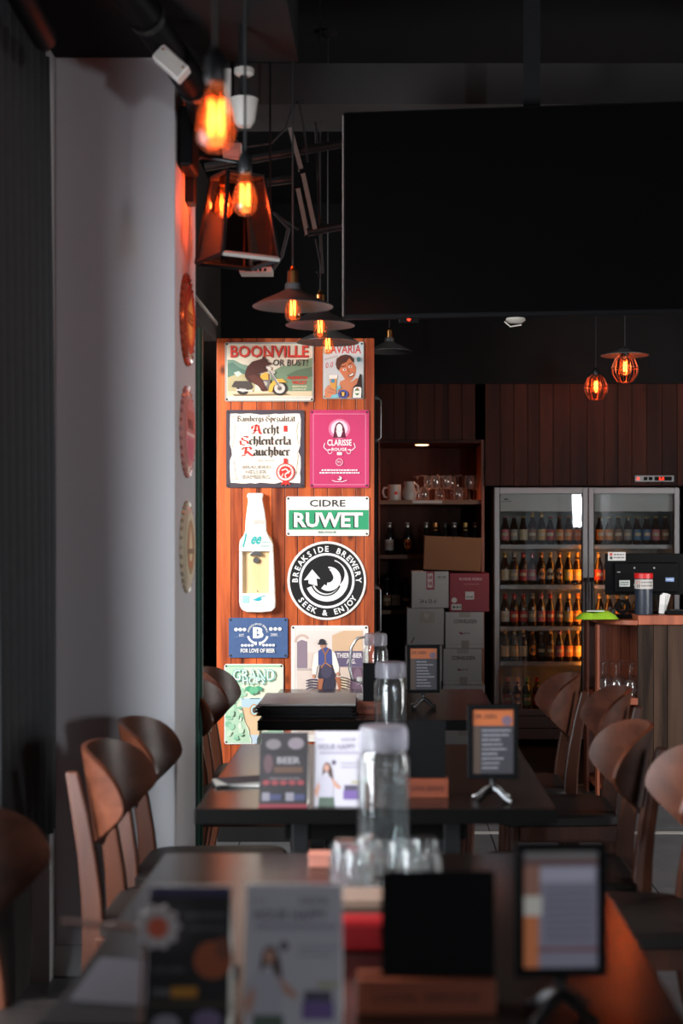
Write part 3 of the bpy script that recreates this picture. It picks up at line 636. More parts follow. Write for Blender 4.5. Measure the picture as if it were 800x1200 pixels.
op = MB().prism([(ox-.028,oz+.006),(ox-.012,oz+.016),(ox-.006,oz+.03),(ox+.006,oz+.03),(ox+.012,oz+.016),(ox+.028,oz+.006),(ox+.026,oz-.006),(ox+.012,oz-.004),(ox-.012,oz-.004),(ox-.026,oz-.006)], -.032, -.0125, 'xz').build('opener', M_steel, bo, bevel=.002)
MB().lathe([(0, -.024), (.014, -.024), (.016, -.0125)], 14, (ox+.001, 0, oz-.026), axis='y').build('bottle_cap', M_steel, bo)
MB().lathe([(0, -.016), (.003, -.016), (.003, -.012)], 8, (bq(208, 950)[0], 0, bq(208, 950)[1]), axis='y').build('screw', M_screw, bo)
a = Art(SY-.0342, 275, 570, 7.745)
a.line([(75,550),(95,480),(102,428)], 13, '#2fb4b0'); a.text('ee', 150, 452, 240, 525, '#2fb4b0', .03, .35); a.build('script_print', bo); a = Art(SY-.0342, 275, 570, 7.745); a.dashes(172, 280, 302, 20, '#cfcbc2', 5); a.dashes(172, 280, 322, 20, '#cfcbc2', 7); a.dashes(175, 250, 370, 14, '#e0dcd4', 6)
a.build('neck_print', bo); a = Art(SY-.0342, 275, 570, 7.745); a.dashes(245, 320, 500, 12, '#9cc8c4', 8); a.dashes(240, 310, 535, 12, '#9cc8c4', 9); a.build('shoulder_print', bo); a = Art(SY-.0342, 275, 570, 7.745); a.poly([(160,1030),(235,1000),(245,1030),(210,1042)], '#2fb4c4'); a.line([(205,1012),(275,992)], 8, '#5fc0cc'); a.rect(72, 992, 130, 1058, '#a8dcd8'); a.line([(180,1065),(300,1058)], 5, '#c8d8d4'); a.line([(185,1090),(300,1085)], 5, '#c8d8d4')
a.build('printed_artwork', bo)

# ------------------------------------------------------------------ bottle-cap signs on the pillar side
def cap_sign(v, label, base, art):
    z = PZ(v, 4.95); rt = root('cap_sign', (-.705, 4.955, z), label, 'sign', 'round cap signs on the pillar')
    prof = [(0, .016), (.120, .016), (.142, .011), (.156, .001), (.160, .001)]
    MB().lathe(prof, 42, axis='x').build('cap_disc', base, rt, smooth=True)
    mb = MB()
    for i in range(30):
        q = 2*PI*i/30; mb.tube([(.003, .146*math.cos(q), .146*math.sin(q)), (.006, .160*math.cos(q), .160*math.sin(q))], .007, 5)
    mb.build('crimped_rim', base, rt)
    a = Art(4.95, conv=lambda x, y, l: (.0162+.0002*l, x*.12, -y*.12)); art(a); o = a.mb.build('printed_artwork', M_PRINT, rt, fix=False)
def art1(a):
    a.ell(0, 0, 1, 1, '#a8321c', 32); a.ell(0, .1, .7, .62, '#d8702c'); a.poly([(-.5,-.3),(.1,-.7),(.4,-.2),(.2,.5),(-.3,.6)], '#e8a050'); a.text('BEER', -.6, -.2, .6, .15, '#5a1410', .03)  # orange tones put the lamp's reflection into the print
def art2(a):
    a.ell(0, 0, 1, 1, '#c87878', 32); a.poly([(-.7,-.6),(.7,-.6),(.8,.0),(-.8,.0)], '#b85848'); a.rect(-.8, .05, .8, .12, '#e8c8c0'); a.poly([(-.7,.2),(.7,.2),(.4,.8),(-.4,.8)], '#c05068'); a.text('BIER', -.5, -.35, .5, -.08, '#6a2018', .03)
def art3(a):
    a.ell(0, 0, 1, 1, '#c9bd9e', 32); a.ell(0, 0, .8, .8, '#9c7c58', 30); a.poly([(0,-.75),(.5,-.1),(.35,.6),(-.35,.6),(-.5,-.1)], '#b8683c'); a.poly([(0,-.6),(.3,-.05),(.2,.4),(-.2,.4),(-.3,-.05)], '#d8c8a0'); a.rect(-.7, .05, .7, .2, '#7a5a40')
cap_sign(375, 'glossy red round cap sign, top one on pillar side', paint('red_cap_enamel', (.35, .06, .03), .18, coat=.5), art1)
cap_sign(506, 'pink and red round cap sign, middle one on pillar side', paint('pink_cap_enamel', (.50, .22, .20), .25, coat=.3), art2)
cap_sign(641, 'cream and tan round cap sign, bottom one on pillar side', paint('cream_cap_enamel', (.45, .38, .28), .3), art3)

# ------------------------------------------------------------------ chairs
def make_chair():
    rt = bpy.data.objects.new('dining_chair', None); C.objects.link(rt)
    # curved plywood back, facing local +x
    Rr, hw = .275, R(57); nx, nz = 22, 12; th = .013
    def shp(s_, t):   # s along width, t -1..1 from bottom to top; superellipse outline, pointed towards the lower middle
        e = max(0.0, 1 - abs(s_)**3.6) ** .5
        zt = .785 + .115*e - .012*s_*s_; zb = .785 - .01*abs(s_) - .155*e*(1 - .60*abs(s_))
        return zb + (zt-zb)*(t+1)/2
    vo = []
    for off in (0, th):
        for i in range(nx+1):
            s_ = math.sin((-1 + 2*i/nx)*PI/2); q = s_*hw
            for j in range(nz+1):
                z = shp(s_, -1 + 2*j/nz); tilt = -.15*(z-.785)
                r_ = Rr + off
                vo.append((-.25 + Rr - r_*math.cos(q) + tilt, r_*math.sin(q), z))
    N_ = (nx+1)*(nz+1); fs = []
    I = lambda o, i, j: o*N_ + i*(nz+1) + j
    for i in range(nx):
        for j in range(nz):
            fs.append((I(0,i,j), I(0,i+1,j), I(0,i+1,j+1), I(0,i,j+1))); fs.append((I(1,i,j), I(1,i,j+1), I(1,i+1,j+1), I(1,i+1,j)))
        for j in (0, nz): fs.append((I(0,i,j), I(1,i,j), I(1,i+1,j), I(0,i+1,j)))
    for j in range(nz):
        for i in (0, nx): fs.append((I(0,i,j), I(0,i,j+1), I(1,i,j+1), I(1,i,j)))
    MB().add(vo, fs).build('backrest', M_chair, rt, smooth=True)
    for s_ in (-1, 1):
        pts = []
        for i in range(9):
            t = i/8; z = .0 + .845*t
            x = -.255 + .055*math.sin(t*PI*.95) - .035*t - .05*max(0, .4-t)
            y = s_*(.185 - .055*t); pts.append((x, y, z))
        w0 = [.015, .018, .021, .023, .023, .021, .019, .017, .013]
        mb = MB(); vs = []
        for (p, w_) in zip(pts, w0):
            a_ = w_*1.25; vs += [(p[0]-a_, p[1]-w_*.8, p[2]), (p[0]+a_, p[1]-w_*.8, p[2]), (p[0]+a_, p[1]+w_*.8, p[2]), (p[0]-a_, p[1]+w_*.8, p[2])]
        fs = [(0, 3, 2, 1), (32, 33, 34, 35)] + [(4*i+k, 4*i+(k+1) % 4, 4*i+4+(k+1) % 4, 4*i+4+k) for i in range(8) for k in range(4)]
        mb.add(vs, fs).build('leg', M_chairl, rt, bevel=.006)
        MB().tube([(.165, s_*.185, .43), (.185, s_*.195, 0)], [.021, .013], 10).build('leg', M_chairl, rt, smooth=True)
        box('apron', M_chairl, rt, -.21, .17, s_*.178-.011, s_*.178+.011, .375, .432, .003)
    box('apron', M_chairl, rt, .150, .172, -.165, .165, .375, .432, .003); box('apron', M_chairl, rt, -.222, -.20, -.16, .16, .375, .432, .003)
    pts = rrect(-.215, .215, -.215, .215, .07, 5); mb = MB(); n_ = len(pts); vs = []
    for z, sc in ((.432, .97), (.438, 1), (.462, 1), (.474, .95), (.478, .6)): vs += [(x*sc, y*sc*(1+.06*x/.2), z) for x, y in pts]
    fs = [tuple(range(n_))[::-1], tuple(range(4*n_, 5*n_))] + [(r_*n_+i, r_*n_+(i+1) % n_, (r_+1)*n_+(i+1) % n_, (r_+1)*n_+i) for r_ in range(4) for i in range(n_)]
    mb.add(vs, fs).build('seat', M_seat, rt, smooth=True)
    return rt
chair0 = make_chair()
G = 'walnut dining chairs along the tables'
chairs = [
 (-.595, 2.80, 0, 'walnut chair at the blurred front table, beside the curtain'),
 (-.53, 3.78, 0, 'walnut chair by grey pillar, nearer of the pair beside middle table'),
 (-.53, 4.28, 0, 'walnut chair by grey pillar, farther of the pair beside middle table'),
 (-.515, 5.44, 0, 'walnut chair half hidden behind pillar edge, at far table'),
 (-.515, 5.94, 0, 'walnut chair in front of green hop sign, at far table'),
 (.485, 5.68, 180, 'walnut chair standing before the fridge, farthest on the fridge side'),
 (.605, 5.18, 180, 'walnut chair with seat showing, below the upside-down stemware on the counter'),
 (.50, 4.20, 180, 'walnut chair in front of the weathered counter, second from picture corner'),
 (.585, 3.70, 180, 'walnut chair cut off by the picture edge, nearest on counter side'),
]
for i, (x, y, rz, lb) in enumerate(chairs):
    o = chair0 if i == 0 else copy_tree(chair0)
    o.location = (x, y, 0); o.rotation_euler = (0, 0, R(rz)); tag(o, lb, 'chair', G)

# ------------------------------------------------------------------ tables
TX0, TX1 = -.495, .430
def make_table(y0, y1, label):
    cx, cy = (TX0+TX1)/2, (y0+y1)/2; rt = root('dining_table', (cx, cy, 0), label, 'table', 'dark dining tables in a row')
    hx, hy = (TX1-TX0)/2, (y1-y0)/2
    box('table_top', M_table, rt, -hx, hx, -hy, hy, .712, .75, .003)
    box('edge_band', M_tedge, rt, -hx-.002, hx+.002, -hy-.003, -hy-.0005, .711, .7485)
    box('apron', M_tedge, rt, -.24, .24, -hy+.10, -hy+.13, .65, .712); box('apron', M_tedge, rt, -.24, .24, hy-.13, hy-.10, .65, .712)
    for sx in (-1, 1):
        for sy in (-1, 1):
            box('leg', M_bmetal, rt, sx*.20-.022, sx*.20+.022, sy*(hy-.115)-.022, sy*(hy-.115)+.022, 0, .712, .003)
    return rt
make_table(1.93, 3.14, 'dark table nearest the camera, with stacked tumblers on it')
make_table(3.65, 4.78, 'dark middle table with two tent cards at its edge')
make_table(5.40, 6.50, 'dark far table against the red plank partition')
TZ = .75

# ------------------------------------------------------------------ things on the tables
def lathe_obj(name, prof, mat, parent, n=24): return MB().lathe(prof, n).build(name, mat, parent, smooth=True)
def carafe(x, y, label, handle=False, h=.29, r=.054, lid=True):
    rt = root('water_carafe', (x, y, TZ), label, 'carafe', 'water carafes on the tables')
    prof = [(0, .006), (r*.97, .006), (r, .012), (r, h*.74), (r*.93, h*.79), (r*.84, h*.82), (r*.84, h*.90), (r*.78, h*.90), (r*.78, h*.815), (r*.90, h*.775), (r*.945, h*.735), (r*.945, .016), (0, .016)]
    lathe_obj('carafe_glass', [(0, .0004), (r*.9, .0004)] + prof, M_glass2, rt, 28)
    lathe_obj('water', [(0, .017), (r*.94, .017), (r*.94, h*.60), (0, h*.60)], M_water, rt, 24)
    mb = MB(); z0, z1 = h*.83, h
    prof = [(r*.845, z0), (r*.92, z0), (r*.94, z0+.01), (r*.94, z1-.012), (r*.86, z1), (0, z1), ]
    mb.lathe(prof, 28)
    mb.build('lid', M_lid, rt, smooth=True)
    if handle:
        MB().tube([(-r*.85, 0, h*.95), (-r*1.5, 0, h*.93), (-r*2.0, 0, h*.80), (-r*2.15, 0, h*.5), (-r*1.9, 0, h*.34), (-r*.98, 0, h*.28)], [.005, .006, .006, .006, .006, .005], 10).build('handle', M_steel, rt, smooth=True)
        for i in range(22):
            q = 2*PI*i/22; MB().tube([(r*1.0*math.cos(q), r*1.0*math.sin(q), .02), (r*1.0*math.cos(q), r*1.0*math.sin(q), h*.73)], .0028, 5).build('rib', M_glass2, rt)
    return rt
M_lid = glass('frosted_lid', (.86, .86, .90), 1.4, .3, 1.0, .42, (.42, .40, .45))
carafe(PX(449, 3.05), 3.05, 'tall water carafe behind the tumblers on front table', False, .292, .056)
carafe(PX(457.5, 4.60), 4.60, 'tall water carafe on middle table before the plank partition', False, .292, .053)
carafe(PX(440, 5.95), 5.95, 'ribbed water jug with curved handle on far table', True, .292, .051)
def tumbler(x, y, label, z=TZ):
    rt = root('tumbler', (x, y, z), label, 'glass', 'upside-down tumblers on the front table')
    prof = [(.033, 0), (.031, .02), (.030, .045), (.026, .075), (.023, .080), (0, .080), (0, .072), (.021, .071), (.027, .045), (.028, .02), (.0305, 0), (.033, 0)]
    lathe_obj('glass_wall', prof, M_glass2, rt, 16)
    mb = MB()
    for i in range(10):
        q = 2*PI*i/10; mb.tube([(.0325*math.cos(q), .0325*math.sin(q), .006), (.031*math.cos(q), .031*math.sin(q), .045), (.0265*math.cos(q), .0265*math.sin(q), .072)], .0045, 6)
    mb.build('facets', M_glass2, rt, smooth=True)
ty = 2.90
for i, (u, dy, lb) in enumerate(((404, 0, 'front one at the outer end of the tumbler row by white card'), (431, .035, 'second in the tumbler row, beside the carafe base'), (469, 0, 'third in the tumbler row, just past the carafe'), (497, .03, 'last in the tumbler row, toward the framed stand'))):
    tumbler(PX(u, ty+dy), ty+dy, 'upside-down faceted tumbler, ' + lb)
for i, (u, dy, lb) in enumerate(((418, -.075, 'upside-down faceted tumbler in front of the tumbler row by white card'), (484, -.07, 'upside-down faceted tumbler in front of the tumbler row past carafe'))):
    tumbler(PX(u, ty+dy), ty+dy, lb)

def stand(u, y, label, k, style):
    x = PX(u, y); rt = root('menu_stand', (x, y, TZ), label, 'menu stand', 'framed menu stands on the tables'); rt.rotation_euler.z = R(2)
    w_, h_, z0 = .067, .097, .062; t = .013
    for (a, b, c, d) in ((-w_, w_, z0, z0+t), (-w_, w_, z0+2*h_-t, z0+2*h_), (-w_, -w_+t, z0+t, z0+2*h_-t), (w_-t, w_, z0+t, z0+2*h_-t)):
        box('frame', M_black, rt, a, b, -.006, .006, c, d, .002)
    sh = box('menu_sheet', M_violet, rt, -w_+t, w_-t, -.001, .002, z0+t, z0+2*h_-t)
    a = Art(1, conv=lambda X, Y, l: (-w_+t+(2*w_-2*t)*X, -.0012-.0001*l, z0+2*h_-t-(2*h_-2*t)*Y))
    if style == 'menu':
        a.dim = .5; a.rect(0, 0, 1, 1, '#4a474e'); a.rect(0, 0, 1, .25, '#e07840'); a.text('DRI. DEEN.', .06, .07, .62, .14, '#4a2a20', .02); a.ell(.85, .17, .13, .08, '#8a7080', 8); a.rect(0, .27, .2, 1, '#6a5448')
        for i in range(9): a.dashes(.24, random.uniform(.6, .95), .31+i*.073, .028, '#b8b4bc', i)
    else:
        a.dim = 1.5; a.rect(0, 0, 1, 1, '#8a8494'); a.rect(0, 0, 1, .06, '#77706e'); a.rect(0, .06, 1, .12, '#6a4a4a'); a.rect(.2, .14, .95, .26, '#b0aabb'); a.rect(0, .12, .22, .5, '#9a6a58'); a.rect(0, .38, .24, .55, '#d8ccc0'); a.rect(0, .55, .2, 1, '#d07848')
        for i in range(8): a.dashes(.3, .93, .32+i*.06, .025, '#6e687c', i+30)
        a.rect(.2, .82, 1, .86, '#7a5058')
    a.mb.build('menu_print', M_PRINT, rt, fix=False)
    MB().tube([(0, 0, z0+.002), (0, .002, .045), (0, 0, .034)], [.009, .007, .011], 10).build('stem', M_bmetal, rt, smooth=True)
    for sx, sy in ((-1, -1), (1, -1), (-1, 1), (1, 1)):
        MB().tube([(0, 0, .038), (sx*.016, sy*.014, .030), (sx*.034, sy*.030, .012), (sx*.046, sy*.040, .007)], [.009, .009, .007, .007], 8).build('foot', M_chrome, rt, smooth=True)
M_chrome = paint('dark_chrome', (.07, .07, .073), .3, metal=1, var=.03)
stand(657, 2.06, 'black framed stand with blurred violet notice on front table', 1, 'notice')
stand(577, 3.74, 'black framed stand with orange headed menu on middle table', 1, 'menu')
stand(496, 5.78, 'black framed stand with orange headed menu on far table', 1, 'menu')

def tent(u0, u1, y, label, style, h=.19, rz=0):
    x = PX((u0+u1)/2, y); w_ = (u1-u0)/F*y/2
    rt = root('tent_card', (x, y, TZ), label, 'card', 'tent cards on the tables'); rt.rotation_euler.z = R(rz)
    d = .045; t = .0012
    for s_, nm in ((-1, 'front_panel'), (1, 'rear_panel')):
        MB().prism([(s_*d, 0), (s_*d+s_*t, 0), (s_*t, h), (0, h)], -w_, w_, 'yz').build(nm, M_paper, rt)
    MB().box(-w_, w_, -d, d, 0, .001).build('base_flap', M_paper, rt)
    sl = d/h
    a = Art(1, conv=lambda X, Y, l: (-w_+2*w_*X, -(d+t)*Y - t*(1-Y) - .0003-.0001*l, h*(1-Y)))
    if style == 'dark':
        a.dim = .34; a.rect(0, 0, 1, 1, '#3a3236'); a.ell(.28, .16, .16, .07, '#9a8f92', 14); a.ell(.75, .15, .17, .08, '#a898a0', 14); a.rect(0, .25, 1, .28, '#2c2628')
        a.ell(.18, .42, .1, .13, '#7a5a60', 12); a.text('BEER', .36, .33, .85, .42, '#b8b0b4', .04); a.rect(.3, .46, .9, .54, '#7a5848'); a.dashes(.2, .85, .60, .03, '#8a8084', 1)
        for i in range(5): a.ell(.14+i*.18, .67, .08, .035, '#b85058', 10)
        a.rect(.06, .80, .22, .91, '#b0a8b4'); a.rect(.22, .82, .46, .90, '#5a5a84'); a.rect(.55, .80, .72, .91, '#b0a8b4'); a.rect(.72, .82, .95, .90, '#5a5a84'); a.rect(0, .95, 1, 1, '#a83a48')
    elif style == 'black':
        a.rect(0, 0, 1, 1, '#1a1618'); a.rect(0, 0, 1, .07, '#322c48'); a.ell(.8, .50, .24, .13, '#8a4428', 16); a.ell(.92, .42, .1, .08, '#6a3a2c', 10)
        a.dashes(.45, .95, .18, .035, '#4a464a', 2); a.dashes(.5, .95, .27, .03, '#4a464a', 3); a.dashes(.08, .45, .55, .03, '#4c484c', 4); a.text('COMBO', .06, .69, .30, .74, '#6a6468', .03); a.rect(.30, .68, .62, .75, '#a06a20')
        a.rect(0, .79, 1, .80, '#5a5030'); a.ell(.25, .92, .17, .06, '#7a7680', 12); a.ell(.75, .90, .18, .07, '#6a5a78', 12)
    else:
        a.dim = .9; a.rect(0, 0, 1, 1, '#b9b3bb'); a.text('...', .05, .1, .2, .12, '#77707a'); a.dashes(.55, .85, .09, .045, '#8d8690', 3); a.text('HOUR HAPPY', .08, .17, .85, .25, '#756d7c', .03); a.rect(.1, .27, .95, .31, '#9d95a2')
        a.ell(.40, .42, .05, .035, '#5a5260', 10); a.dashes(.55, .95, .42, .02, '#968f9c', 5); a.dashes(.55, .9, .47, .02, '#968f9c', 6)
        a.poly([(.17,.48),(.22,.42),(.30,.42),(.36,.50),(.40,.68),(.34,.72),(.28,.55),(.22,.55),(.16,.60)], '#4a3530'); a.ell(.25, .49, .06, .05, '#b98a78', 12); a.poly([(.30,.60),(.42,.66),(.55,.74),(.52,.78),(.36,.72)], '#b98a78')
        a.poly([(.02,.68),(.12,.60),(.32,.60),(.40,.72),(.38,.90),(.08,.90)], '#b0aab4'); a.poly([(.10,.88),(.40,.88),(.42,1),(.08,1)], '#4f5c50'); a.poly([(.0,.80),(.08,.68),(.12,.74),(.06,.9)], '#b98a78')
        a.rect(.62, .72, .90, .80, '#4c4656'); a.rect(.60, .79, .92, .91, '#6c548c'); a.rect(.76, .66, .96, .70, '#a8a080')
    a.mb.build('card_print', M_PRINT, rt, fix=False)
tent(305, 361, 3.71, 'dark printed tent card on middle table', 'dark', .188)
tent(369, 425, 3.73, 'white tent card with woman picture on middle table', 'white', .188)
tent(176, 271, 2.04, 'black tent card with orange food picture on front table', 'black', .198)
tent(289, 401, 2.05, 'white tent card with woman picture on front table', 'white', .198)

def holder(u0, u1, y, label, top, bu=None):
    x = PX((u0+u1)/2, y); w_ = (u1-u0)/F*y/2
    rt = root('menu_holder', (x, y, TZ), label, 'menu holder', 'wood block menu holders on the tables')
    bw0, bw1 = ((PX(bu[0], y)-x, PX(bu[1], y)-x) if bu else (-w_, w_))
    box('wood_block', M_holder, rt, bw0, bw1, -.022, -.003, 0, .050, .002); box('wood_block', M_holder, rt, bw0, bw1, .016, .035, 0, .050, .002); box('base_board', M_holder, rt, bw0, bw1, -.0028, .0158, 0, .008)
    for i in range(3): box('menu_card', M_black, rt, -w_+.002*i, w_-.002*i, -.0005+i*.005, .003+i*.005, .009, top-.003*i)
    a = Art(1, conv=lambda X, Y, l: (bw0+(bw1-bw0)*X, -.0222-.0001*l, .05*(1-Y))); a.text('LOYAL SERVICE', .12, .36, .88, .62, '#3a120a', .01); a.mb.build('engraving', M_PRINT, rt, fix=False)
holder(447, 579, 2.10, 'black menu cards in orange wood block on front table', .205, (418, 580))
holder(477, 522, 3.82, 'black menu cards in orange wood block on middle table', .205, (476, 525))
holder(425, 443, 5.60, 'black menu cards in orange wood block on far table', .20, (418, 446))

# front table: menu folder, paddle, pale board, red packet, napkin
def slab(name, pts, z0, z1, mat, parent=None): return MB().prism(pts, z0, z1, 'xy').build(name, mat, parent, bevel=.001)
mn = root('menu_folder', (-.40, 2.32, TZ), 'black menu folder with violet page lying on the front table corner', 'menu')
slab('cover', [(-.10, -.30), (.16, -.30), (.16, -.02), (-.085, .03)], .0005, .006, M_menuc, mn); slab('page', [(-.075, -.20), (.15, -.25), (.15, -.03), (-.072, .015)], .0062, .0085, M_violet, mn)
pd = root('number_paddle', (PX(200, 2.10), 2.135, TZ), 'white scalloped paddle with red centre on long stick', 'paddle')
pts = [((.029+.003*math.cos(10*q))*math.cos(q), .082 + (.029+.003*math.cos(10*q))*math.sin(q)) for q in [2*PI*i/50 for i in range(50)]]
# the disc stands upright leaning on the tent card, its stick rests on the folder
pdz = PZ(1083, 2.0)-TZ
pts = [(p[0], pdz + p[1]-.082) for p in pts]
M_padw = paint('off_white_paddle', (.42, .36, .36), .6); M_padr = paint('terracotta_dot', (.50, .09, .045), .6)
MB().prism(pts, -.152, -.147, 'xz').build('disc', M_padw, pd)
MB().prism([(.015*math.cos(q), pdz + .015*math.sin(q)) for q in [2*PI*i/20 for i in range(20)]], -.1535, -.1522, 'xz').build('red_dot', M_padr, pd)
MB().tube([(-.026, -.149, pdz-.002), (-.145, -.10, pdz-.006)], .0045, 8).build('stick', M_chairl, pd)
MB().tube([(-.02, -.148, pdz-.024), (-.03, -.12, .010)], .003, 6).build('prop', M_chairl, pd)
bd = root('serving_board', (PX(400, 2.72), 2.72, TZ), 'pale wooden board lying in front of the tumblers', 'board')
slab('board', rrect(-.085, .085, -.05, .05, .012, 3), .0003, .016, M_pinkw, bd); box('grip', M_pinkw, bd, -.105, -.083, -.016, .016, .0005, .014, .004)
rp = root('napkin_packet', (PX(424, 2.42), 2.42, TZ), 'red napkin packet behind the white tent card on front table', 'packet')
MB().box(-.042, .042, -.03, .03, .0003, .052).build('packet', M_redpack, rp, bevel=.008); box('opening_flap', M_redpack, rp, -.03, .03, -.0315, -.0302, .02, .045); box('seam', M_redlid, rp, -.043, .043, -.004, .004, .0522, .054)
np_ = root('paper_napkin', (PX(515, 2.80), 2.80, TZ), 'folded white paper napkin beside the tumblers', 'napkin')
slab('folded_sheet', [(-.055, -.012), (.05, -.016), (.052, .018), (-.052, .02)], .0003, .004, M_paper, np_); slab('top_fold', [(-.05, -.010), (.046, -.014), (.046, .006), (-.05, .008)], .0042, .0065, M_paper, np_)
pn = root('pink_coaster', (PX(375, 3.02), 3.02, TZ), 'small salmon pink box at rear of front table', 'box')
M_salm = paint('salmon_card', (.55, .20, .14), .6); box('carton', M_salm, pn, -.022, .022, -.02, .02, .0003, .022, .002); box('lid', M_salm, pn, -.0235, .0235, -.0215, .0215, .0222, .028, .001)
# middle table: papers
pp = root('flyer_stack', (PX(285, 4.05), 4.02, TZ), 'loose flyers lying on middle table behind dark tent card', 'papers')
for i in range(5):
    q = MB().box(-.075, .075, -.05, .05, 0, .0015).build('sheet', [M_menuc, M_paper, M_violet, M_dirtyw, M_violet][i], pp, loc=(.012*math.sin(i*2), .01*math.cos(i*3), .0004+i*.0024), rot=(0, 0, R(i*11-20)))
# far table: menu stack
ms = root('menu_stack', (PX(366, 5.62), 5.66, TZ), 'stack of black menus under a grey cover with painted sheen on far table', 'menus')
zz = .0005
for i in range(8):
    t = .006 if i < 7 else .008
    MB().box(-.20, .17, -.19, .19, 0, t).build('menu_booklet', M_menuc if i < 7 else M_menug, ms, loc=(random.uniform(-.012, .012), random.uniform(-.012, .005), zz), rot=(0, 0, R(random.uniform(-2.5, 2.5)))); zz += t+.0006
sb = root('sauce_bottle', (PX(421, 5.90), 5.90, TZ), 'small clear sauce bottle next to wood block on far table', 'bottle')
lathe_obj('body', [(0, .0004), (.020, .0004), (.022, .01), (.022, .055), (.010, .085), (.009, .105), (.0, .106)], M_glass2, sb, 14); lathe_obj('label', [(.0225, .015), (.0225, .045)], M_paper, sb, 14); lathe_obj('sauce', [(0, .004), (.018, .004), (.018, .03), (0, .03)], M_redlid, sb, 12); lathe_obj('cap', [(.010, .098), (.011, .098), (.011, .115), (0, .116)], M_paper, sb, 12)

# ------------------------------------------------------------------ lamps
def edison(parent, z, scale=1, mat=None, power=0, fil=None, strands=9, ring=.011, name='bulb'):
    """bulb hanging down from z (socket end) in the parent's space"""
    r = .032*scale; L_ = .115*scale
    prof = [(.013*scale, 0), (.014*scale, -.012*scale), (.022*scale, -.035*scale), (.030*scale, -.060*scale), (r, -.080*scale), (.029*scale, -.098*scale), (.018*scale, -.111*scale), (.004*scale, -L_), (0, -L_)]
    b = MB().lathe(prof, 20).build(name, M_bulbg, parent, loc=(0, 0, z), smooth=True)
    mb = MB(); pts = []
    for i in range(strands*2+1):
        q = 2*PI*i/(strands*2); rr = ring*scale
        pts.append((rr*math.cos(q), rr*math.sin(q), (-.030 if i % 2 == 0 else -.088)*scale))
    mb.tube(pts, .0012*scale, 5); mb.build('filament', fil or M_fil, b)
    MB().tube([(0, 0, 0), (0, 0, -.086*scale)], .0022*scale, 6).build('glass_stem', M_glass, b)
    if power:
        l = bpy.data.lights.new('bulb_light', 'POINT'); l.energy = power; l.color = (1, .17, .045); l.shadow_soft_size = .02
        lo = bpy.data.objects.new('bulb_light', l); C.objects.link(lo); lo.parent = b; lo.location = (0, 0, -.06*scale)
    return b
def socket(parent, z, mat, h=.055, r=.019):
    lathe_obj('socket', [(0, z+h), (.008, z+h), (.010, z+h-.006), (r*.8, z+h-.012), (r, z+h-.02), (r, z+.006), (r*.85, z), (0, z)], mat, parent, 16)
# bare bulbs nearest the camera
def bare(u, vtop, Y, label, zc, scale=1.0, power=2.0):
    z = PZ(vtop, Y); rt = root('bare_bulb_pendant', (PX(u, Y), Y, z), label, 'pendant lamp', 'bare filament bulbs on cords')
    edison(rt, 0, scale, power=power); socket(rt, -.004, M_bmetal, .06, .018)
    MB().tube([(0, 0, .05), (0, 0, zc-z)], .0035, 6).build('cord', M_cord, rt); lathe_obj('ceiling_rose', [(0, zc-z), (.045, zc-z), (.045, zc-z-.012), (.01, zc-z-.03), (0, zc-z-.03)], M_bmetal, rt, 18)
bare(253, 96, 2.35, 'large blurred glowing filament bulb nearest the camera', 3.75, 1.0, 2.2)
bare(287, 202, 3.75, 'glowing filament bulb hanging in front of glass lantern', 3.75, 1.0, 2.2)
# wall lantern
LY = 4.98; lx0, lx1 = PX(238, LY), PX(322, LY); lt = PZ(207, LY); lb_ = PZ(306, LY)
ln = root('wall_lantern', (PX(278, LY), LY, lb_), 'black tapered glass lantern with bulb fixed to pillar side', 'lantern')
hb, ht, H_ = .108, .068, lt-lb_
cb = [(-hb, -hb), (hb, -hb), (hb, hb), (-hb, hb)]; ctp = [(-ht, -ht), (ht, -ht), (ht, ht), (-ht, ht)]
rotL = R(32); rz = lambda p: (p[0]*math.cos(rotL)-p[1]*math.sin(rotL), p[0]*math.sin(rotL)+p[1]*math.cos(rotL))
cb = [rz(p) for p in cb]; ctp = [rz(p) for p in ctp]
for i in range(4):
    j = (i+1) % 4
    MB().tube([(*cb[i], 0), (*ctp[i], H_)], .007, 4).build('corner_bar', M_bmetal, ln); MB().tube([(*cb[i], 0), (*cb[j], 0)], .009, 4).build('bottom_rail', M_dirtyw if i == 0 else M_bmetal, ln); MB().tube([(*ctp[i], H_), (*ctp[j], H_)], .008, 4).build('top_rail', M_bmetal, ln)
    k_ = .985; MB().add([(cb[i][0]*k_, cb[i][1]*k_, .004), (cb[j][0]*k_, cb[j][1]*k_, .004), (ctp[j][0]*k_, ctp[j][1]*k_, H_-.004), (ctp[i][0]*k_, ctp[i][1]*k_, H_-.004)], [(0, 1, 2, 3)]).build('pane', M_lang, ln)
MB().prism([(p[0]*.98, p[1]*.98) for p in ctp], H_, H_+.006, 'xy').build('top_plate', M_bmetal, ln)
MB().tube([(0, 0, H_+.006), (0, 0, H_+.05), (-.12, 0, H_+.07), (PX(211, LY)-PX(278, LY)+.02, -.01, H_+.05)], .008, 8).build('wall_arm', M_bmetal, ln)
box('back_plate', M_bmetal, ln, -.705-PX(278, LY)+.0008, -.705-PX(278, LY)+.03, -.05, .03, H_-.10, H_+.12, .004)
hold = bpy.data.objects.new('bulb_holder', None)
C.objects.link(hold); hold.parent = ln; hold.location = (PX(263, LY)-PX(278, LY), -.02, PZ(215, LY)-lb_)
MB().tube([(0, 0, 0), (-.0, .0, .03), (.045, .02, H_-hold.location.z)], .006, 6).build('lamp_arm', M_bmetal, hold)
lathe_obj('socket', [(0, .02), (.016, .02), (.017, -.012), (0, -.012)], M_brass, hold, 14)
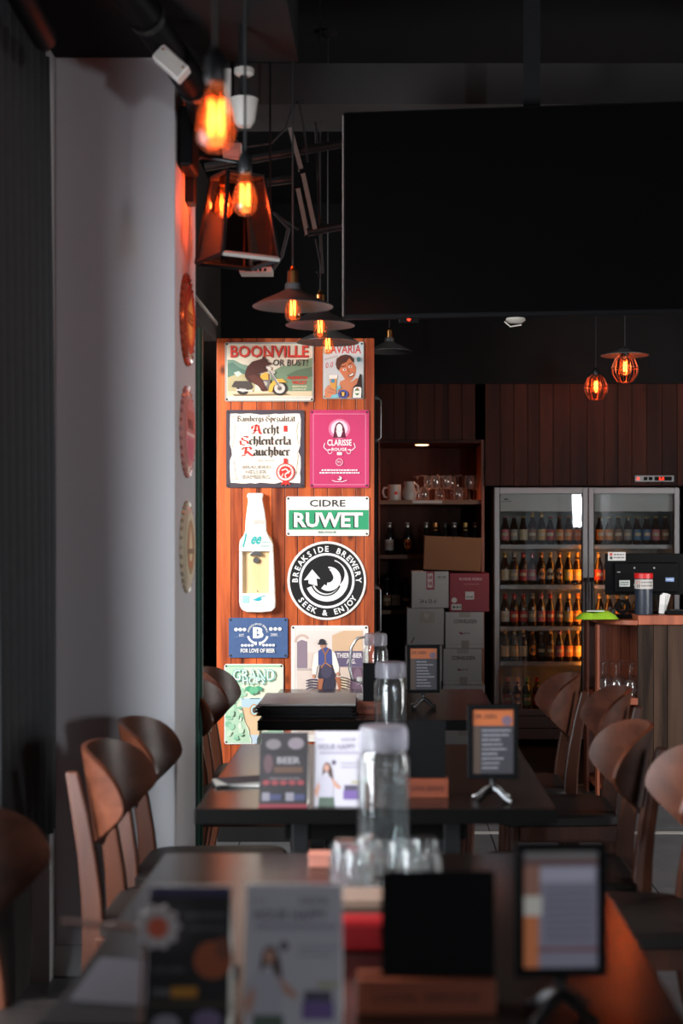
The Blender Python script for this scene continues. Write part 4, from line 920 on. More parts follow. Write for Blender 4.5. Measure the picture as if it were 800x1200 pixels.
eb = edison(ln, hold.location.z-.012, 1.0, power=7); eb.location = (hold.location.x, hold.location.y, hold.location.z-.012)
# shaded pendants over the tables
def pendant(u, v, Y, label, lit=True, zc=3.75, dia=.285, cat='pendant lamp'):
    z = PZ(v, Y); rt = root('shade_pendant', (PX(u, Y), Y, z), label, cat, 'charcoal cone pendants')
    r = dia/2; lathe_obj('shade', [(r, 0), (r*.80, .016), (r*.35, .046), (.028, .058), (.026, .080), (.022, .080), (.022, .058), (r*.34, .042), (r*.79, .012), (r, -.002), (r, 0)], M_shade, rt, 36)
    lathe_obj('socket', [(0, .142), (.007, .142), (.010, .130), (.018, .124), (.020, .082), (.022, .080), (0, .080)], M_brass, rt, 16)
    MB().tube([(0, 0, .14), (0, 0, zc-z)], .003, 6).build('cord', M_cord, rt); lathe_obj('ceiling_rose', [(0, zc-z), (.045, zc-z), (.045, zc-z-.012), (.01, zc-z-.03), (0, zc-z-.03)], M_bmetal, rt, 18)
    if lit: edison(rt, .05, .92, power=.45, fil=M_fil2, strands=5, ring=.009)
pendant(343, 359, 5.03, 'charcoal cone pendant with lit bulb, front of the row of three')
pendant(375, 381, 5.85, 'charcoal cone pendant with lit bulb, middle of the row of three')
pendant(384, 401, 6.48, 'charcoal cone pendant with lit bulb, partly over the smiling man sign')
pendant(456, 412, 8.3, 'dark unlit cone pendant above the bar shelves', False, 3.75, .27)
def cage_lamp(u, v, Y, label, disc):
    z = PZ(v, Y); rt = root('cage_pendant', (PX(u, Y), Y, z), label, 'pendant lamp', 'cage pendants over the bar'); r = .078
    prof = [(.024, .085), (.055, .06), (r, .005), (r*.95, -.03), (.045, -.075), (.03, -.08)]
    for i in range(10):
        q = 2*PI*i/10; MB().tube([(a*math.cos(q), a*math.sin(q), b) for a, b in prof], .0022, 5).build('cage_wire', M_cage, rt)
    for a, b in ((r, .003), (.03, -.08)):
        MB().tube([(a*math.cos(2*PI*i/24), a*math.sin(2*PI*i/24), b) for i in range(25)], .0022, 5).build('cage_ring', M_cage, rt)
    socket(rt, .07, M_bmetal, .06, .024); edison(rt, .072, 1.0, power=3.5, fil=M_fil2, strands=6, ring=.010)
    MB().tube([(0, 0, .12), (0, 0, 3.75-z)], .003, 6).build('cord', M_cord, rt)
    if disc: lathe_obj('shade', [(.14, .075), (.05, .098), (.026, .11), (.026, .115), (.05, .103), (.141, .078), (.14, .075)], M_shade, rt, 30)
cage_lamp(732, 432, 8.3, 'wire cage pendant glowing red under a dark disc shade', True)
cage_lamp(698, 454, 9.35, 'smaller-looking wire cage pendant glowing red before plank wall', False)

# ------------------------------------------------------------------ television and ceiling fittings
tvx0, tvY = PX(402, 5.05), 5.05
tv = root('television', (PX(402, 5.05)+.66, 4.97, PZ(249, 5.0)), 'large black wall screen hung from the ceiling', 'television', None, R(-6.5))
W2, H2 = .665, .367
box('bezel', M_black, tv, -W2, W2, .002, .03, -H2, H2, .004); box('screen', M_screen, tv, -W2+.008, W2-.008, -.003, .0018, -H2+.014, H2-.008); box('rear_housing', M_black, tv, -.45, .45, .0302, .075, -.26, .22, .01)
box('lit_edge_strip', M_dirtyw, tv, -W2-.002, -W2, .004, .020, -H2+.01, H2-.01); box('hanger_plate', M_bmetal, tv, -.2, .2, .0755, .09, -.18, .18); box('hanger_pole', M_dark, tv, -.03, .03, .0905, .14, -.1, 3.75-PZ(249, 5.0))  # pale left strip paints the lit edge of the television
# steel speaker bracket beside the television
M_rail = paint('dull_steel_rail', (.17, .155, .145), .5, metal=.2)
bk = root('steel_bracket', P(350, 215, 5.75), 'perforated steel bracket rails slanting beside the television', 'bracket')
def loc(u, v, Y=5.75): return P(u, v, Y) - P(350, 215, 5.75)
def rail(u0, v0, u1, v1, w_=.022):
    a_, b_ = loc(u0, v0), loc(u1, v1); d = (b_-a_); L_ = d.length; q = d.to_track_quat('Z', 'Y').to_matrix().to_4x4(); q.translation = a_
    mb = MB(); mb.box(-w_, w_, -.002, .002, 0, L_, q); mb.box(-w_, -w_+.003, -.002, .02, 0, L_, q); o = mb.build('rail', M_rail, bk)
    for i in range(4):
        MB().box(-.004, .004, -.0035, -.002, L_*(.2+.2*i)-.012, L_*(.2+.2*i)+.012, q).build('slot', M_black, bk)
rail(337, 152, 350, 200); rail(352, 205, 366, 270, .018); rail(346, 222, 357, 276, .012)
for pts in ([(240, 196), (300, 186), (402, 168)], [(298, 216), (342, 210)], [(318, 248), (350, 268)], [(360, 272), (402, 264)]): MB().tube([loc(*p) for p in pts], .018 if pts[0][0] != 318 else .008, 10).build('arm', M_bmetal, bk, smooth=True)
MB().tube([loc(368, 120, 5.9), loc(372, 190, 5.8), loc(374, 250, 5.75), loc(378, 320, 5.75)], .006, 6).build('drop_cable', M_cord, bk)
hook = MB().tube([loc(370, 280), loc(374, 300), loc(377, 315), loc(374, 326), (loc(371, 318))], .005, 6).build('hook', M_bmetal, bk)
for i, (pts, lb) in enumerate((([(345, 118), (335, 150), (318, 168), (290, 172), (268, 160)], 'black cable looping from the ceiling above the lantern'), ([(322, 250), (338, 268), (330, 300), (318, 318)], 'thick black cable hanging beside the glass lantern'), ([(350, 118), (356, 150), (360, 190)], 'thin black cable dropping past the steel bracket'))):
    o0 = P(*pts[0], 5.6); tag(MB().tube([P(*p, 5.6)-o0 for p in pts], .008 if i == 1 else .005, 7).build('ceiling_cable', M_cord, None, loc=o0, smooth=True), lb, 'cable')
# white cup speaker with bracket
sp = root('ceiling_speaker', P(286, 130, 4.4), 'pale cup-shaped ceiling fitting with white bracket above lantern', 'speaker')
lathe_obj('cup', [(0, -.048), (.022, -.048), (.034, -.03), (.042, .03), (.044, .036), (.040, .036), (.030, -.024), (0, -.035)], M_dirtyw, sp, 20)
MB().tube([(0, 0, .03), (-.005, 0, .20), (0, 0, 3.75-P(286, 130, 4.4).z)], .012, 8).build('drop_rod', M_bmetal, sp); box('bracket', M_dirtyw, sp, -.062, -.040, -.01, .01, -.01, .13, .003); lathe_obj('bracket_cap', [(0, .13), (.03, .13), (.03, .115), (.02, .108), (0, .108)], M_dirtyw, sp, 16)
jb = root('junction_box', P(272, 178, 5.3), 'small white printed box on the ceiling frame behind bulb', 'box')
box('case', M_dirtyw, jb, -.034, .034, -.012, .03, -.03, .032, .003)
box('label_strip', M_cardw, jb, -.026, .026, -.0135, -.0122, -.018, .006); box('hanger', M_bmetal, jb, -.006, .006, 0, .012, .032, 3.75-P(272, 178, 5.3).z)
vb = root('air_vent', P(300, 318, 5.45), 'white slotted vent plate hanging below the lantern', 'vent')
box('plate', M_dirtyw, vb, -.062, .062, -.03, .06, -.010, .012, .002)
for i in range(5): box('slot', M_black, vb, -.04+i*.018, -.03+i*.018, -.0315, -.0302, -.005, .006)
for sx in (-1, 1): box('hanger', M_bmetal, vb, sx*.05-.004, sx*.05+.004, .04, .048, .012, 3.75-P(300, 318, 5.45).z)
# duct pipe along the left ceiling with pale box
dp = root('ceiling_pipe', P(190, 50, 4.3), 'dark pipe running along ceiling past the pillar top', 'pipe')
def dl(u, v, Y): return P(u, v, Y) - P(190, 50, 4.3)
MB().tube([dl(120, -45, 3.9), dl(168, 15, 4.15), dl(205, 68, 4.4), dl(232, 108, 4.6), dl(240, 140, 4.75), dl(243, 120, 5.0)], .05, 14).build('pipe', M_black, dp, smooth=True)
for (u, v, Y) in ((172, 20, 4.17), (228, 102, 4.57)):
    c_ = dl(u, v, Y); d_ = (dl(205, 68, 4.4)-dl(168, 15, 4.15)).normalized(); MB().tube([c_-d_*.012, c_+d_*.012], .055, 14).build('pipe_clip', M_bmetal, dp)
pb = root('conduit_box', P(200, 73, 4.25), 'pale plastic box fixed on the dark ceiling pipe', 'box'); pb.rotation_euler = (0, R(42), 0)
box('case', M_white, pb, -.052, .052, -.01, .045, -.026, .026, .004); box('lid_line', M_dirtyw, pb, -.048, .048, -.0115, -.0102, -.022, .022)
for s_ in (-1, 1): MB().lathe([(0, -.014), (.004, -.014), (.004, -.0115)], 8, (s_*.04, 0, .012), axis='y').build('screw', M_brass, pb)
tag(MB().tube([P(10, -30, 3.6)-P(40, 30, 3.8), P(38, 20, 3.8)-P(40, 30, 3.8), P(52, 45, 4.0)-P(40, 30, 3.8)], .035, 12).build('curtain_pipe', M_black, None, loc=P(40, 30, 3.8), smooth=True), 'short dark pipe at ceiling above the curtain', 'pipe')
pb2 = root('ceiling_wall_bracket', P(222, 170, 4.85), 'black slim speaker fixed high on the pillar side', 'speaker')
box('cabinet', M_black, pb2, -.02, .025, -.12, .05, -.10, .10, .01); box('mount', M_bmetal, pb2, -.705-PX(222, 4.85)+.001, -.0202, -.03, .0, -.02, .02)
# ceiling sprinkler / detector near bar
dt = root('smoke_detector', (PX(604, 7.8), 7.8, PZ(377, 7.8)), 'small pale detector with clip hanging below the television', 'detector')
lathe_obj('housing', [(0, .02), (.05, .02), (.055, .008), (.035, -.008), (0, -.01)], M_dirtyw, dt, 20); MB().tube([(0, 0, .02), (0, 0, 3.75-PZ(377, 7.8))], .012, 8).build('drop_rod', M_bmetal, dt); MB().tube([(-.06, 0, .0), (-.03, -.02, -.03), (.03, -.02, -.02)], .004, 6).build('clip', M_dirtyw, dt)
ld = root('indicator_light', (PX(479, 7.0), 7.0, PZ(374, 7.0)), 'tiny red indicator light on black box above partition', 'indicator')
box('case', M_black, ld, -.05, .05, -.0, .05, -.02, .03, .004); MB().lathe([(0, -.010), (.008, -.008), (.010, 0)], 10, (0, 0, 0), axis='y').build('lens', M_led, ld); box('hanger', M_bmetal, ld, -.01, .01, .02, .03, .03, 3.75-PZ(374, 7.0))

# ------------------------------------------------------------------ bar shelves
SHY = 9.93
sh = root('bar_shelf_unit', ((shx0+shx1)/2, 10.2, 0), 'built-in dark shelf recess holding glasses and bottles', 'shelf')
hw_ = (shx1-shx0)/2 - .002
box('back_panel', M_plankd, sh, -hw_, hw_, .30, .32, 0, zsh); box('side_panel', M_redwood, sh, -hw_, -hw_+.008, -.32, .30, 0, zsh); box('side_panel', M_redwood, sh, hw_-.02, hw_, -.32, .30, 0, zsh); box('top_panel', M_plankd, sh, -hw_+.0085, hw_-.0205, -.32, .30, zsh-.022, zsh)
SZ = [PZ(586, SHY), PZ(650, SHY), PZ(715, SHY), PZ(790, SHY)]
for z in SZ: box('shelf', M_shelf, sh, -hw_+.0085, hw_-.0205, -.28, .2995, z-.030, z-.0005, .002)
box('shelf_label_strip', M_cardw, sh, PX(483, SHY)-(shx0+shx1)/2, PX(518, SHY)-(shx0+shx1)/2, -.2835, -.2805, SZ[0]-.022, SZ[0]-.004)
MB().lathe([(0, zsh-.026), (.04, zsh-.026), (.05, zsh-.0225)], 20, (PX(495, SHY)-(shx0+shx1)/2, -.1, 0)).build('downlight', M_down, sh)
l = bpy.data.lights.new('downlight', 'SPOT'); l.energy = 16; l.color = (1, .45, .27); l.spot_size = R(130); l.spot_blend = .6; l.shadow_soft_size = .03
lo = bpy.data.objects.new('downlight_lamp', l); C.objects.link(lo); lo.parent = sh; lo.location = (PX(495, SHY)-(shx0+shx1)/2, -.1, zsh-.03)
def mug(u, Y, z, label):
    rt = root('stoneware_mug', (PX(u, Y), Y, z), label, 'mug'); r = .047
    lathe_obj('body', [(0, .0004), (r, .0004), (r*.97, .11), (r*.9, .11), (r*.88, .01), (0, .01)], M_ceram, rt, 22); MB().tube([(-r*.95, 0, .09), (-r*1.55, 0, .088), (-r*1.75, 0, .06), (-r*1.5, 0, .025), (-r*.95, 0, .02)], .007, 8).build('handle', M_ceram, rt, smooth=True)
    MB().box(.0, .022, -r-.001, -r+.006, .04, .06).build('emblem', M_redlid, rt)
mug(462, 10.02, SZ[0], 'stoneware mug with handle on top bar shelf')
jg = root('stoneware_jug', (PX(479.5, 10.0), 10.0, SZ[0]), 'waisted stoneware jug between mug and stemware', 'jug')
lathe_obj('body', [(0, .0004), (.042, .0004), (.050, .03), (.048, .06), (.034, .10), (.038, .13), (.034, .13), (.028, .1), (.04, .06), (0, .02)], M_ceram, jg, 22); MB().tube([(.036, 0, .12), (.062, 0, .10), (.060, 0, .06), (.047, 0, .045)], .006, 8).build('handle', M_ceram, jg)
def make_wine(kind):
    rt = bpy.data.objects.new('stem_glass', None); C.objects.link(rt)
    if kind == 0: bowl = [(.004, .075), (.026, .085), (.038, .115), (.036, .15), (.030, .175), (.0285, .175), (.034, .15), (.036, .115), (.024, .088), (0, .08)]
    else: bowl = [(.004, .055), (.036, .068), (.046, .10), (.040, .145), (.034, .165), (.0325, .165), (.038, .145), (.044, .10), (.034, .071), (0, .06)]
    lathe_obj('bowl', bowl, M_glass3, rt, 18); lathe_obj('stem', [(.033, .0005), (.033, .003), (.008, .008), (.0045, .02), (.004, bowl[0][1])], M_glass3, rt, 14)
    return rt
W0 = make_wine(0); W0used = [False, False]
def wine(kind, x, y, z, label, flip=False, group=''):
    p = W0
    if not W0used[kind]: o = p; W0used[kind] = True
    else: o = copy_tree(p)
    o.location = (x, y, z + (.1755 if kind == 0 else .1655) if flip else z)
    o.rotation_euler = (PI if flip else 0, 0, 0); tag(o, label, 'glass', group)
ords = ['first', 'second', 'third', 'fourth', 'fifth', 'sixth', 'seventh', 'eighth', 'ninth', 'tenth', 'eleventh', 'twelfth']
for i in range(5):
    u = 497 + i*13.2; wine(0, PX(u, 9.99), 9.99, SZ[0], f'stem glass on top bar shelf, {ords[i]} in front row from the jug', i % 3 == 0, 'stem glasses on the bar shelf')
for i in range(6):
    u = 489 + i*13.2; wine(0, PX(u, 10.14), 10.14, SZ[0], f'stem glass in rear row of top bar shelf, {ords[i]} from the jug', i % 2 == 0, 'stem glasses on the bar shelf')

# ------------------------------------------------------------------ beer bottles
M_amber = paint('brown_bottle_glass', (.030, .012, .006), .08, var=.1, coat=.6); M_greenb = paint('green_bottle_glass', (.008, .022, .010), .08, coat=.6); M_blackb = paint('black_bottle_glass', (.006, .006, .006), .08, coat=.6)
LABC = {'cream': (.55, .45, .30), 'orange': (.60, .22, .05), 'red': (.42, .025, .022), 'white': (.60, .57, .52), 'yellow': (.65, .42, .05), 'green': (.09, .28, .05), 'brown': (.20, .09, .04), 'pink': (.50, .14, .16), 'grey': (.28, .26, .24), 'black': (.02, .02, .02), 'blue': (.08, .16, .28), 'gold': (.55, .33, .10)}
LM = {k_: paint(k_+'_bottle_label', v_, .5, var=.25, scale=60) for k_, v_ in LABC.items()}
FM = {k_: paint(k_+'_foil', tuple(x*.9 for x in v_), .3, metal=.3, var=.1) for k_, v_ in LABC.items()}
def make_bottle(shape, oval, foil):
    rt = bpy.data.objects.new('beer_bottle', None); C.objects.link(rt)
    if shape == 'long': prof = [(0, .0004), (.028, .0004), (.030, .006), (.030, .125), (.026, .148), (.0155, .172), (.0135, .215), (.0145, .219), (.0145, .224), (0, .224)]
    elif shape == 'stub': prof = [(0, .0004), (.028, .0004), (.0295, .006), (.0295, .100), (.028, .120), (.018, .150), (.014, .185), (.015, .190), (.015, .194), (0, .194)]
    else: prof = [(0, .0004), (.033, .0004), (.036, .008), (.036, .14), (.030, .17), (.017, .20), (.0145, .262), (.016, .266), (.016, .275), (0, .275)]
    h = prof[-1][1]; r = prof[3][0]
    lathe_obj('glass_body', prof, M_amber, rt, 18)
    if oval:
        mb = MB(); vs = [(0, -r-.0012, .075)]; nn = 20
        for i in range(nn):
            q = 2*PI*i/nn; a_ = .85*math.cos(q); vs.append(((r+.001)*math.sin(a_), -(r+.001)*math.cos(a_), .075+.038*math.sin(q)))
        for i in range(nn): mb.f.append((0, 1+i, 1+(i+1) % nn)); mb.c.append(None)
        mb.v = vs; mb.build('label', LM['orange'], rt, smooth=True)
        MB().lathe([(0, -r-.0022), (.010, -r-.0020), (.011, -r-.0014)], 10, (0, 0, .075), axis='y').build('label_emblem', LM['brown'], rt)
    else:
        MB().lathe([(r+.0008, .03), (r+.0008, .105 if shape != 'tall' else .12)], 18).build('label', LM['red'], rt, smooth=True)
        MB().lathe([(r+.0014, .06), (r+.0014, .082)], 10, a0=-2.4, a1=-.75).build('label_band', LM['cream'], rt, smooth=True)
    rr = prof[-4][0]+.0008
    if foil: MB().lathe([(rr+.004, h-.060), (rr, h-.045), (rr+.001, h-.004), (rr, h+.0012), (0, h+.0012)], 14).build('neck_foil', FM['gold'], rt, smooth=True)
    else:
        MB().lathe([(rr+.003, h-.007), (rr+.002, h+.001), (0, h+.002)], 14).build('crown_cap', FM['gold'], rt, smooth=True)
        MB().lathe([(.0150, h-.034), (.0145, h-.014)], 14).build('neck_label', FM['gold'], rt, smooth=True)
    return rt
BP = {}
def bottle(x, y, z, shape, oval, foil, glassm, lab, top, label, group):
    key = (shape, oval, foil); first = key not in BP
    if first: BP[key] = make_bottle(*key); o = BP[key]
    else: o = copy_tree(BP[key])
    for ch in KIDS(o):
        nm = ch.name.split('.')[0]
        if nm == 'glass_body': setmat(ch, glassm)
        elif nm == 'label': setmat(ch, LM[lab])
        elif nm in ('neck_foil', 'crown_cap', 'neck_label'): setmat(ch, FM[top])
    o.location = (x, y, z); o.rotation_euler.z = R(random.uniform(-12, 12)); tag(o, label, 'bottle', group)
BS = 'bottles on the bar shelves'
for i, (u, oval, foil, lab, top) in enumerate(((456, False, False, 'white', 'grey'), (477, True, False, 'orange', 'grey'), (499, False, False, 'black', 'grey'), (510, False, True, 'black', 'orange'), (521, False, False, 'black', 'black'), (532, False, False, 'brown', 'grey'), (545, False, True, 'brown', 'gold'), (556.5, False, False, 'brown', 'brown'))):
    bottle(PX(u, 10.02), 10.02, SZ[1], 'long', oval, foil, M_blackb, lab, top, f'dark bottle on middle bar shelf, {ords[i]} from the plank partition', BS)
for i, (u, lab) in enumerate(((453, 'brown'), (464, 'white'), (476, 'black'))):
    bottle(PX(u, 10.02), 10.02, SZ[2], 'long', False, False, M_blackb, lab, 'black', f'dark bottle on low bar shelf beside cartons, {ords[i]} from the partition', BS)

# ------------------------------------------------------------------ fridge
FY = 9.80
fx0, fx1 = frx0, frx1; fw = fx1-fx0; fc = (fx0+fx1)/2
fr_ = root('display_fridge', (fc, FY+.32, 0), 'tall grey two-door glass display fridge full of beer bottles', 'fridge')
hf = fw/2
box('side_wall', M_grey, fr_, -hf, -hf+.03, -.26, .38, .09, frtop); box('side_wall', M_grey, fr_, hf-.03, hf, -.26, .38, .09, frtop)
box('top_panel', M_grey, fr_, -hf+.0302, hf-.0302, -.26, .38, frtop-.03, frtop); box('back_wall', M_dirtyw, fr_, -hf+.0302, hf-.0302, .36, .38, .22, frtop-.0302)
box('bottom_deck', M_grey, fr_, -hf+.0302, hf-.0302, -.26, .36, .20, .235); lp = box('lower_panel', M_grey, fr_, -hf, hf, -.30, -.262, .045, .205, .004); box('panel_groove', M_black, fr_, -hf+.01, hf-.01, -.3012, -.3002, .118, .124)
for sx in (-1, 1):
    for sy in (-.2, .3): MB().lathe([(0, 0), (.025, 0), (.025, .05), (0, .05)], 12, (sx*(hf-.06), sy, 0)).build('foot', M_black, fr_)
box('dark_base', M_black, fr_, -hf+.02, hf-.02, -.22, .34, .05, .0895)
midx = PX(689.5, FY)-fc
box('centre_post', M_grey, fr_, midx-.02, midx+.02, -.255, -.235, .236, frtop-.0305)
box('header_panel', M_white, fr_, -hf+.035, hf-.035, -.23, -.22, PZ(599, FY), frtop-.031)
ah = Art(1, conv=lambda X, Y, l_: (-hf+.06+X*.1, -.2303-.0002*l_, PZ(585, FY)-Y*.03)); ah.rect(.15, -.2, .45, .1, '#3a3a3c'); ah.dashes(0, .7, .35, .16, '#4a4a4c', 4); ah.mb.build('header_print', M_PRINT, fr_, fix=False)
shz = [PZ(638, 9.95), PZ(685, 9.95), PZ(733.5, 9.95), PZ(774.5, 9.95)]
for z in shz:
    s_ = box('shelf', M_bmetal, fr_, -hf+.032, hf-.032, -.20, .35, z-.012, z-.0005)
    box('price_strip', M_grey, s_, -hf+.035, hf-.035, -.206, -.2005, z-.03, z-.002); ar = Art(1, conv=lambda X, Y, l_, z=z: (-hf+.05+X, -.2062-.0002*l_, z-.016-Y)); ar.dashes(.08, .46, -.004, .007, '#8a8078', int(z*1000)); ar.mb.build('price_print', M_PRINT, s_, fix=False)
def fdoor(x0, x1, hs, nm):
    d = box(nm, M_grey, fr_, x0, x0+.035, -.305, -.265, .21, frtop-.004, .003)
    box('door_rail', M_grey, d, x1-.035, x1, -.305, -.265, .21, frtop-.004, .003); box('door_rail', M_grey, d, x0+.0352, x1-.0352, -.305, -.265, .21, .25, .003); box('door_rail', M_grey, d, x0+.0352, x1-.0352, -.305, -.265, frtop-.044, frtop-.004, .003)
    box('gasket', M_black, d, x0+.0352, x0+.041, -.29, -.27, .25, frtop-.044); box('gasket', M_black, d, x1-.041, x1-.0352, -.29, -.27, .25, frtop-.044)
    box('door_glass', M_doorg, d, x0+.0412, x1-.0412, -.283, -.279, .2505, frtop-.0445)
    hx = x1-.018 if hs > 0 else x0+.018; z0, z1 = PZ(733, FY), PZ(677, FY)
    MB().tube([(hx, -.306, z0+.02), (hx, -.335, z0+.02), (hx, -.335, z1-.02), (hx, -.306, z1-.02)], .008, 8).build('door_handle', M_bmetal, d, smooth=True); box('handle_cap', M_black, d, hx-.014, hx+.014, -.318, -.3055, z1-.03, z1); box('handle_cap', M_black, d, hx-.014, hx+.014, -.318, -.3055, z0, z0+.03)
fdoor(-hf+.002, midx-.003, 1, 'door'); fdoor(midx+.003, hf-.002, -1, 'door')
tb = box('light_tube', M_tube, fr_, midx-.010, midx+.010, -.228, -.214, PZ(800, 9.9), PZ(640, 9.9), .004)
FB = 'beer bottles in the display fridge'
rows = [
 ('top', shz[0], [('stub','pink'),('stub','grey'),('stub','cream'),('long','brown'),('long','gold'),('stub','red'),('stub','orange'),('stub','orange'),('stub','orange')]),
 ('second', shz[1], [('long','cream'),('long','grey'),('long','red'),('long','pink'),('long','orange'),('long','cream'),('long','orange'),('long','yellow'),('long','gold')]),
 ('third', shz[2], [('long','white'),('long','red'),('long','red'),('long','grey'),('long','pink'),('long','red'),('long','brown'),('long','gold'),('long','orange')]),
 ('fourth', shz[3], [('long','cream'),('long','gold'),('long','cream'),('long','orange'),('stub','black'),('long','brown'),('long','pink'),('long','orange'),('long','gold')]),
 ('bottom', .236, [('long','pink'),('long','orange'),('long','green'),('long','red'),('stub','brown'),('stub','black'),('long','brown'),('stub','brown')]),
]
nb = 0
for (rn, z, bs) in rows:
    nbs = len(bs)
    for i, (shp_, lab) in enumerate(bs):
        x = PX(591.5 + i*(676.5-591.5)/max(1, 8), 9.98) if rn != 'bottom' else PX(594 + i*11.6, 9.98)
        oval = (rn, i) in (('second', 4), ('second', 5), ('second', 6), ('fourth', 3), ('bottom', 1)); foil = (rn, i) in (('fourth', 1), ('fourth', 2), ('second', 8), ('second', 1), ('bottom', 0), ('bottom', 1), ('bottom', 2), ('third', 7))
        top = {'pink': 'pink', 'red': 'red', 'green': 'green', 'cream': 'gold', 'grey': 'grey', 'orange': 'orange', 'gold': 'gold', 'yellow': 'yellow', 'white': 'red', 'brown': 'gold', 'black': 'grey'}[lab]
        g_ = M_greenb if lab == 'green' else M_blackb if (rn, i) == ('fourth', 4) else M_amber
        bottle(x, 9.98 + random.uniform(-.01, .01), z, shp_, oval, foil, g_, lab, top, f'{lab}-labelled beer bottle, {ords[i]} on {rn} shelf behind the handle-free left fridge door'.replace('handle-free left', 'left-hand'), FB); nb += 1
for i, (shp_, lab) in enumerate([('stub','orange'),('stub','orange'),('stub','brown'),('stub','grey'),('stub','blue'),('stub','blue'),('stub','pink'),('stub','brown')]):
    bottle(PX(702.5+i*10.95, 9.98), 9.98, shz[0], shp_, False, False, M_amber, lab, 'gold', f'{lab}-labelled beer bottle, {ords[i]} on top shelf above the register monitor', FB)
for i, lab in enumerate(('red', 'orange')):
    bottle(PX(701.5+i*10.6, 9.98), 9.98, shz[1], 'long', False, False, M_amber, lab, 'gold', f'{lab}-labelled beer bottle, {ords[i]} on second shelf beside register monitor edge', FB)
for i, lab in enumerate(('orange', 'gold', 'orange', 'gold', 'cream', 'orange')):
    bottle(PX(702.5+i*10.6, 9.98), 9.98, shz[2], 'long', False, False, M_amber, lab, 'gold', f'{lab}-labelled beer bottle, {ords[i]} on third shelf below register monitor', FB)
ct = root('fridge_controller', P(766, 561, BY-.014), 'grey controller strip with red digits above the fridge', 'controller')
box('case', M_grey, ct, -.135, .135, -.022, -.0005, -.022, .022, .003); box('switch', M_black, ct, -.075, -.05, -.026, -.0225, -.012, .012); box('switch', M_black, ct, -.04, -.015, -.026, -.0225, -.012, .012); box('red_lamp', M_led, ct, -.12, -.105, -.025, -.0225, -.007, .007); box('display_window', M_black, ct, .0, .12, -.0235, -.0222, -.014, .014)
a = Art(1, conv=lambda X, Y, l_: (.03+X, -.0238-.0001*l_, -Y)); a.text('3.5', 0, -.010, .035, .010, (1, .03, .02), .03); a.mb.build('display_digits', M_led, ct, fix=False)

# ------------------------------------------------------------------ cartons
def carton(u0, u1, v0, v1, Y, mat, label, tilt=0, depth=.36, art=None, tape=True):
    c_ = P((u0+u1)/2, v1, Y); w_ = (u1-u0)/F*Y/2; h_ = (v1-v0)/F*Y
    rt = root('carton', c_, label, 'carton', 'drink cartons stacked by the bar shelves'); rt.rotation_euler = (0, R(tilt), 0)
    box('box_body', mat, rt, -w_, w_, 0, depth, .0005, h_-.0005, .003)
    if tape: box('tape', M_tape, rt, -w_*.28, w_*.28, -.0006, -.0001, h_*.55, h_-.002)
    box('flap_seam', M_tedge, rt, -.0015, .0015, -.0009, -.0004, h_*.9, h_-.001)
    if art:
        a = Art(1, conv=lambda X, Y_, l_: (-w_+2*w_*X, -.0012-.0002*l_, h_*(1-Y_))); a.rect(.015, .015, .985, .985, (.5, .47, .44) if mat is M_cardw else (.30, .012, .025)); art(a); a.mb.build('carton_print', M_PRINT, rt, fix=False)
    return rt
def corn(a):
    a.rect(.36, .0, .66, .14, '#a89c90'); a.text('CORNELISSEN', .22, .20, .82, .31, '#5a4f48', .03); a.poly([(.36,.54),(.48,.58),(.44,.62),(.38,.60)], '#8a2430'); a.dashes(.48, .64, .56, .04, '#8a8078', 2); a.dashes(.1, .95, .88, .012, '#968c82', 3); a.rect(.42, .78, .62, 1, '#9a8e82')
def c33(a):
    a.rect(.40, 0, .62, .50, '#9c2430'); a.text('BEER', .43, .05, .59, .45, '#e0d0cc', .02); a.dashes(.70, .95, .13, .06, '#8a8680', 5); a.line([(.68,.24),(.96,.24)], .008, '#9a948c'); a.text('24 x 33 cl', .22, .76, .66, .87, '#4a4644', .02)
def red(a):
    a.text('RODE KERS', .25, .12, .82, .19, '#d8a8a8', .02); a.dashes(.35, .75, .27, .03, '#b86868', 3); a.rect(.40, .48, .62, .68, '#cfc6c0'); a.dashes(.43, .60, .60, .04, '#5a5450', 4); a.ell(.12, .70, .07, .07, '#d8cfca', 14); a.rect(.05, .80, .30, .95, '#cfc6c0'); a.dashes(.08, .28, .85, .06, '#5a5450', 7)
def tapd(a): a.rect(.35, .10, .75, .40, '#b4a898'); a.poly([(.45,.12),(.6,.16),(.56,.3),(.48,.26)], '#c8beb0'); a.line([(.12,.95),(.2,.78)], .03, '#6a3428')
CY = 9.46
# two columns stacked from the floor; bottom cartons run down to z=0
zf = V0 + EYE*F/CY
lv = [669.5, 712.5, 756, 799, 842, zf]; rv = [671.5, 717, 760, 802.5, 844, zf]
carton(482, 525.5, lv[0], lv[1], CY, M_cardw, 'white carton with red strip, under the brown open box', 0, .34, c33)
carton(476.5, 520, lv[1]+.2, lv[2], CY, M_cardw, 'plain white carton with torn tape, second in its stack', 0, .34, tapd)
carton(474.5, 518, lv[2]+.2, lv[3], CY, M_cardw, 'plain white carton behind the far menu stand', 0, .34, tapd)
carton(473.5, 517, lv[3]+.2, lv[4], CY, M_cardw, 'plain white carton low in the stack behind far table', 0, .34)
carton(473.5, 517, lv[4]+.2, lv[5], CY, M_cardw, 'plain white carton on the floor under the others', 0, .34)
carton(526.5, 573, rv[0], rv[1], CY, M_cardr, 'dark red carton with white stickers on its stack', 0, .34, red, False)
carton(521.5, 566.5, rv[1]+.2, rv[2], CY, M_cardw, 'white lettered carton directly under the red one', 0, .34, corn, False)
carton(519, 564.5, rv[2]+.2, rv[3], CY, M_cardw, 'white lettered carton third down below the red one', 0, .34, corn, False)
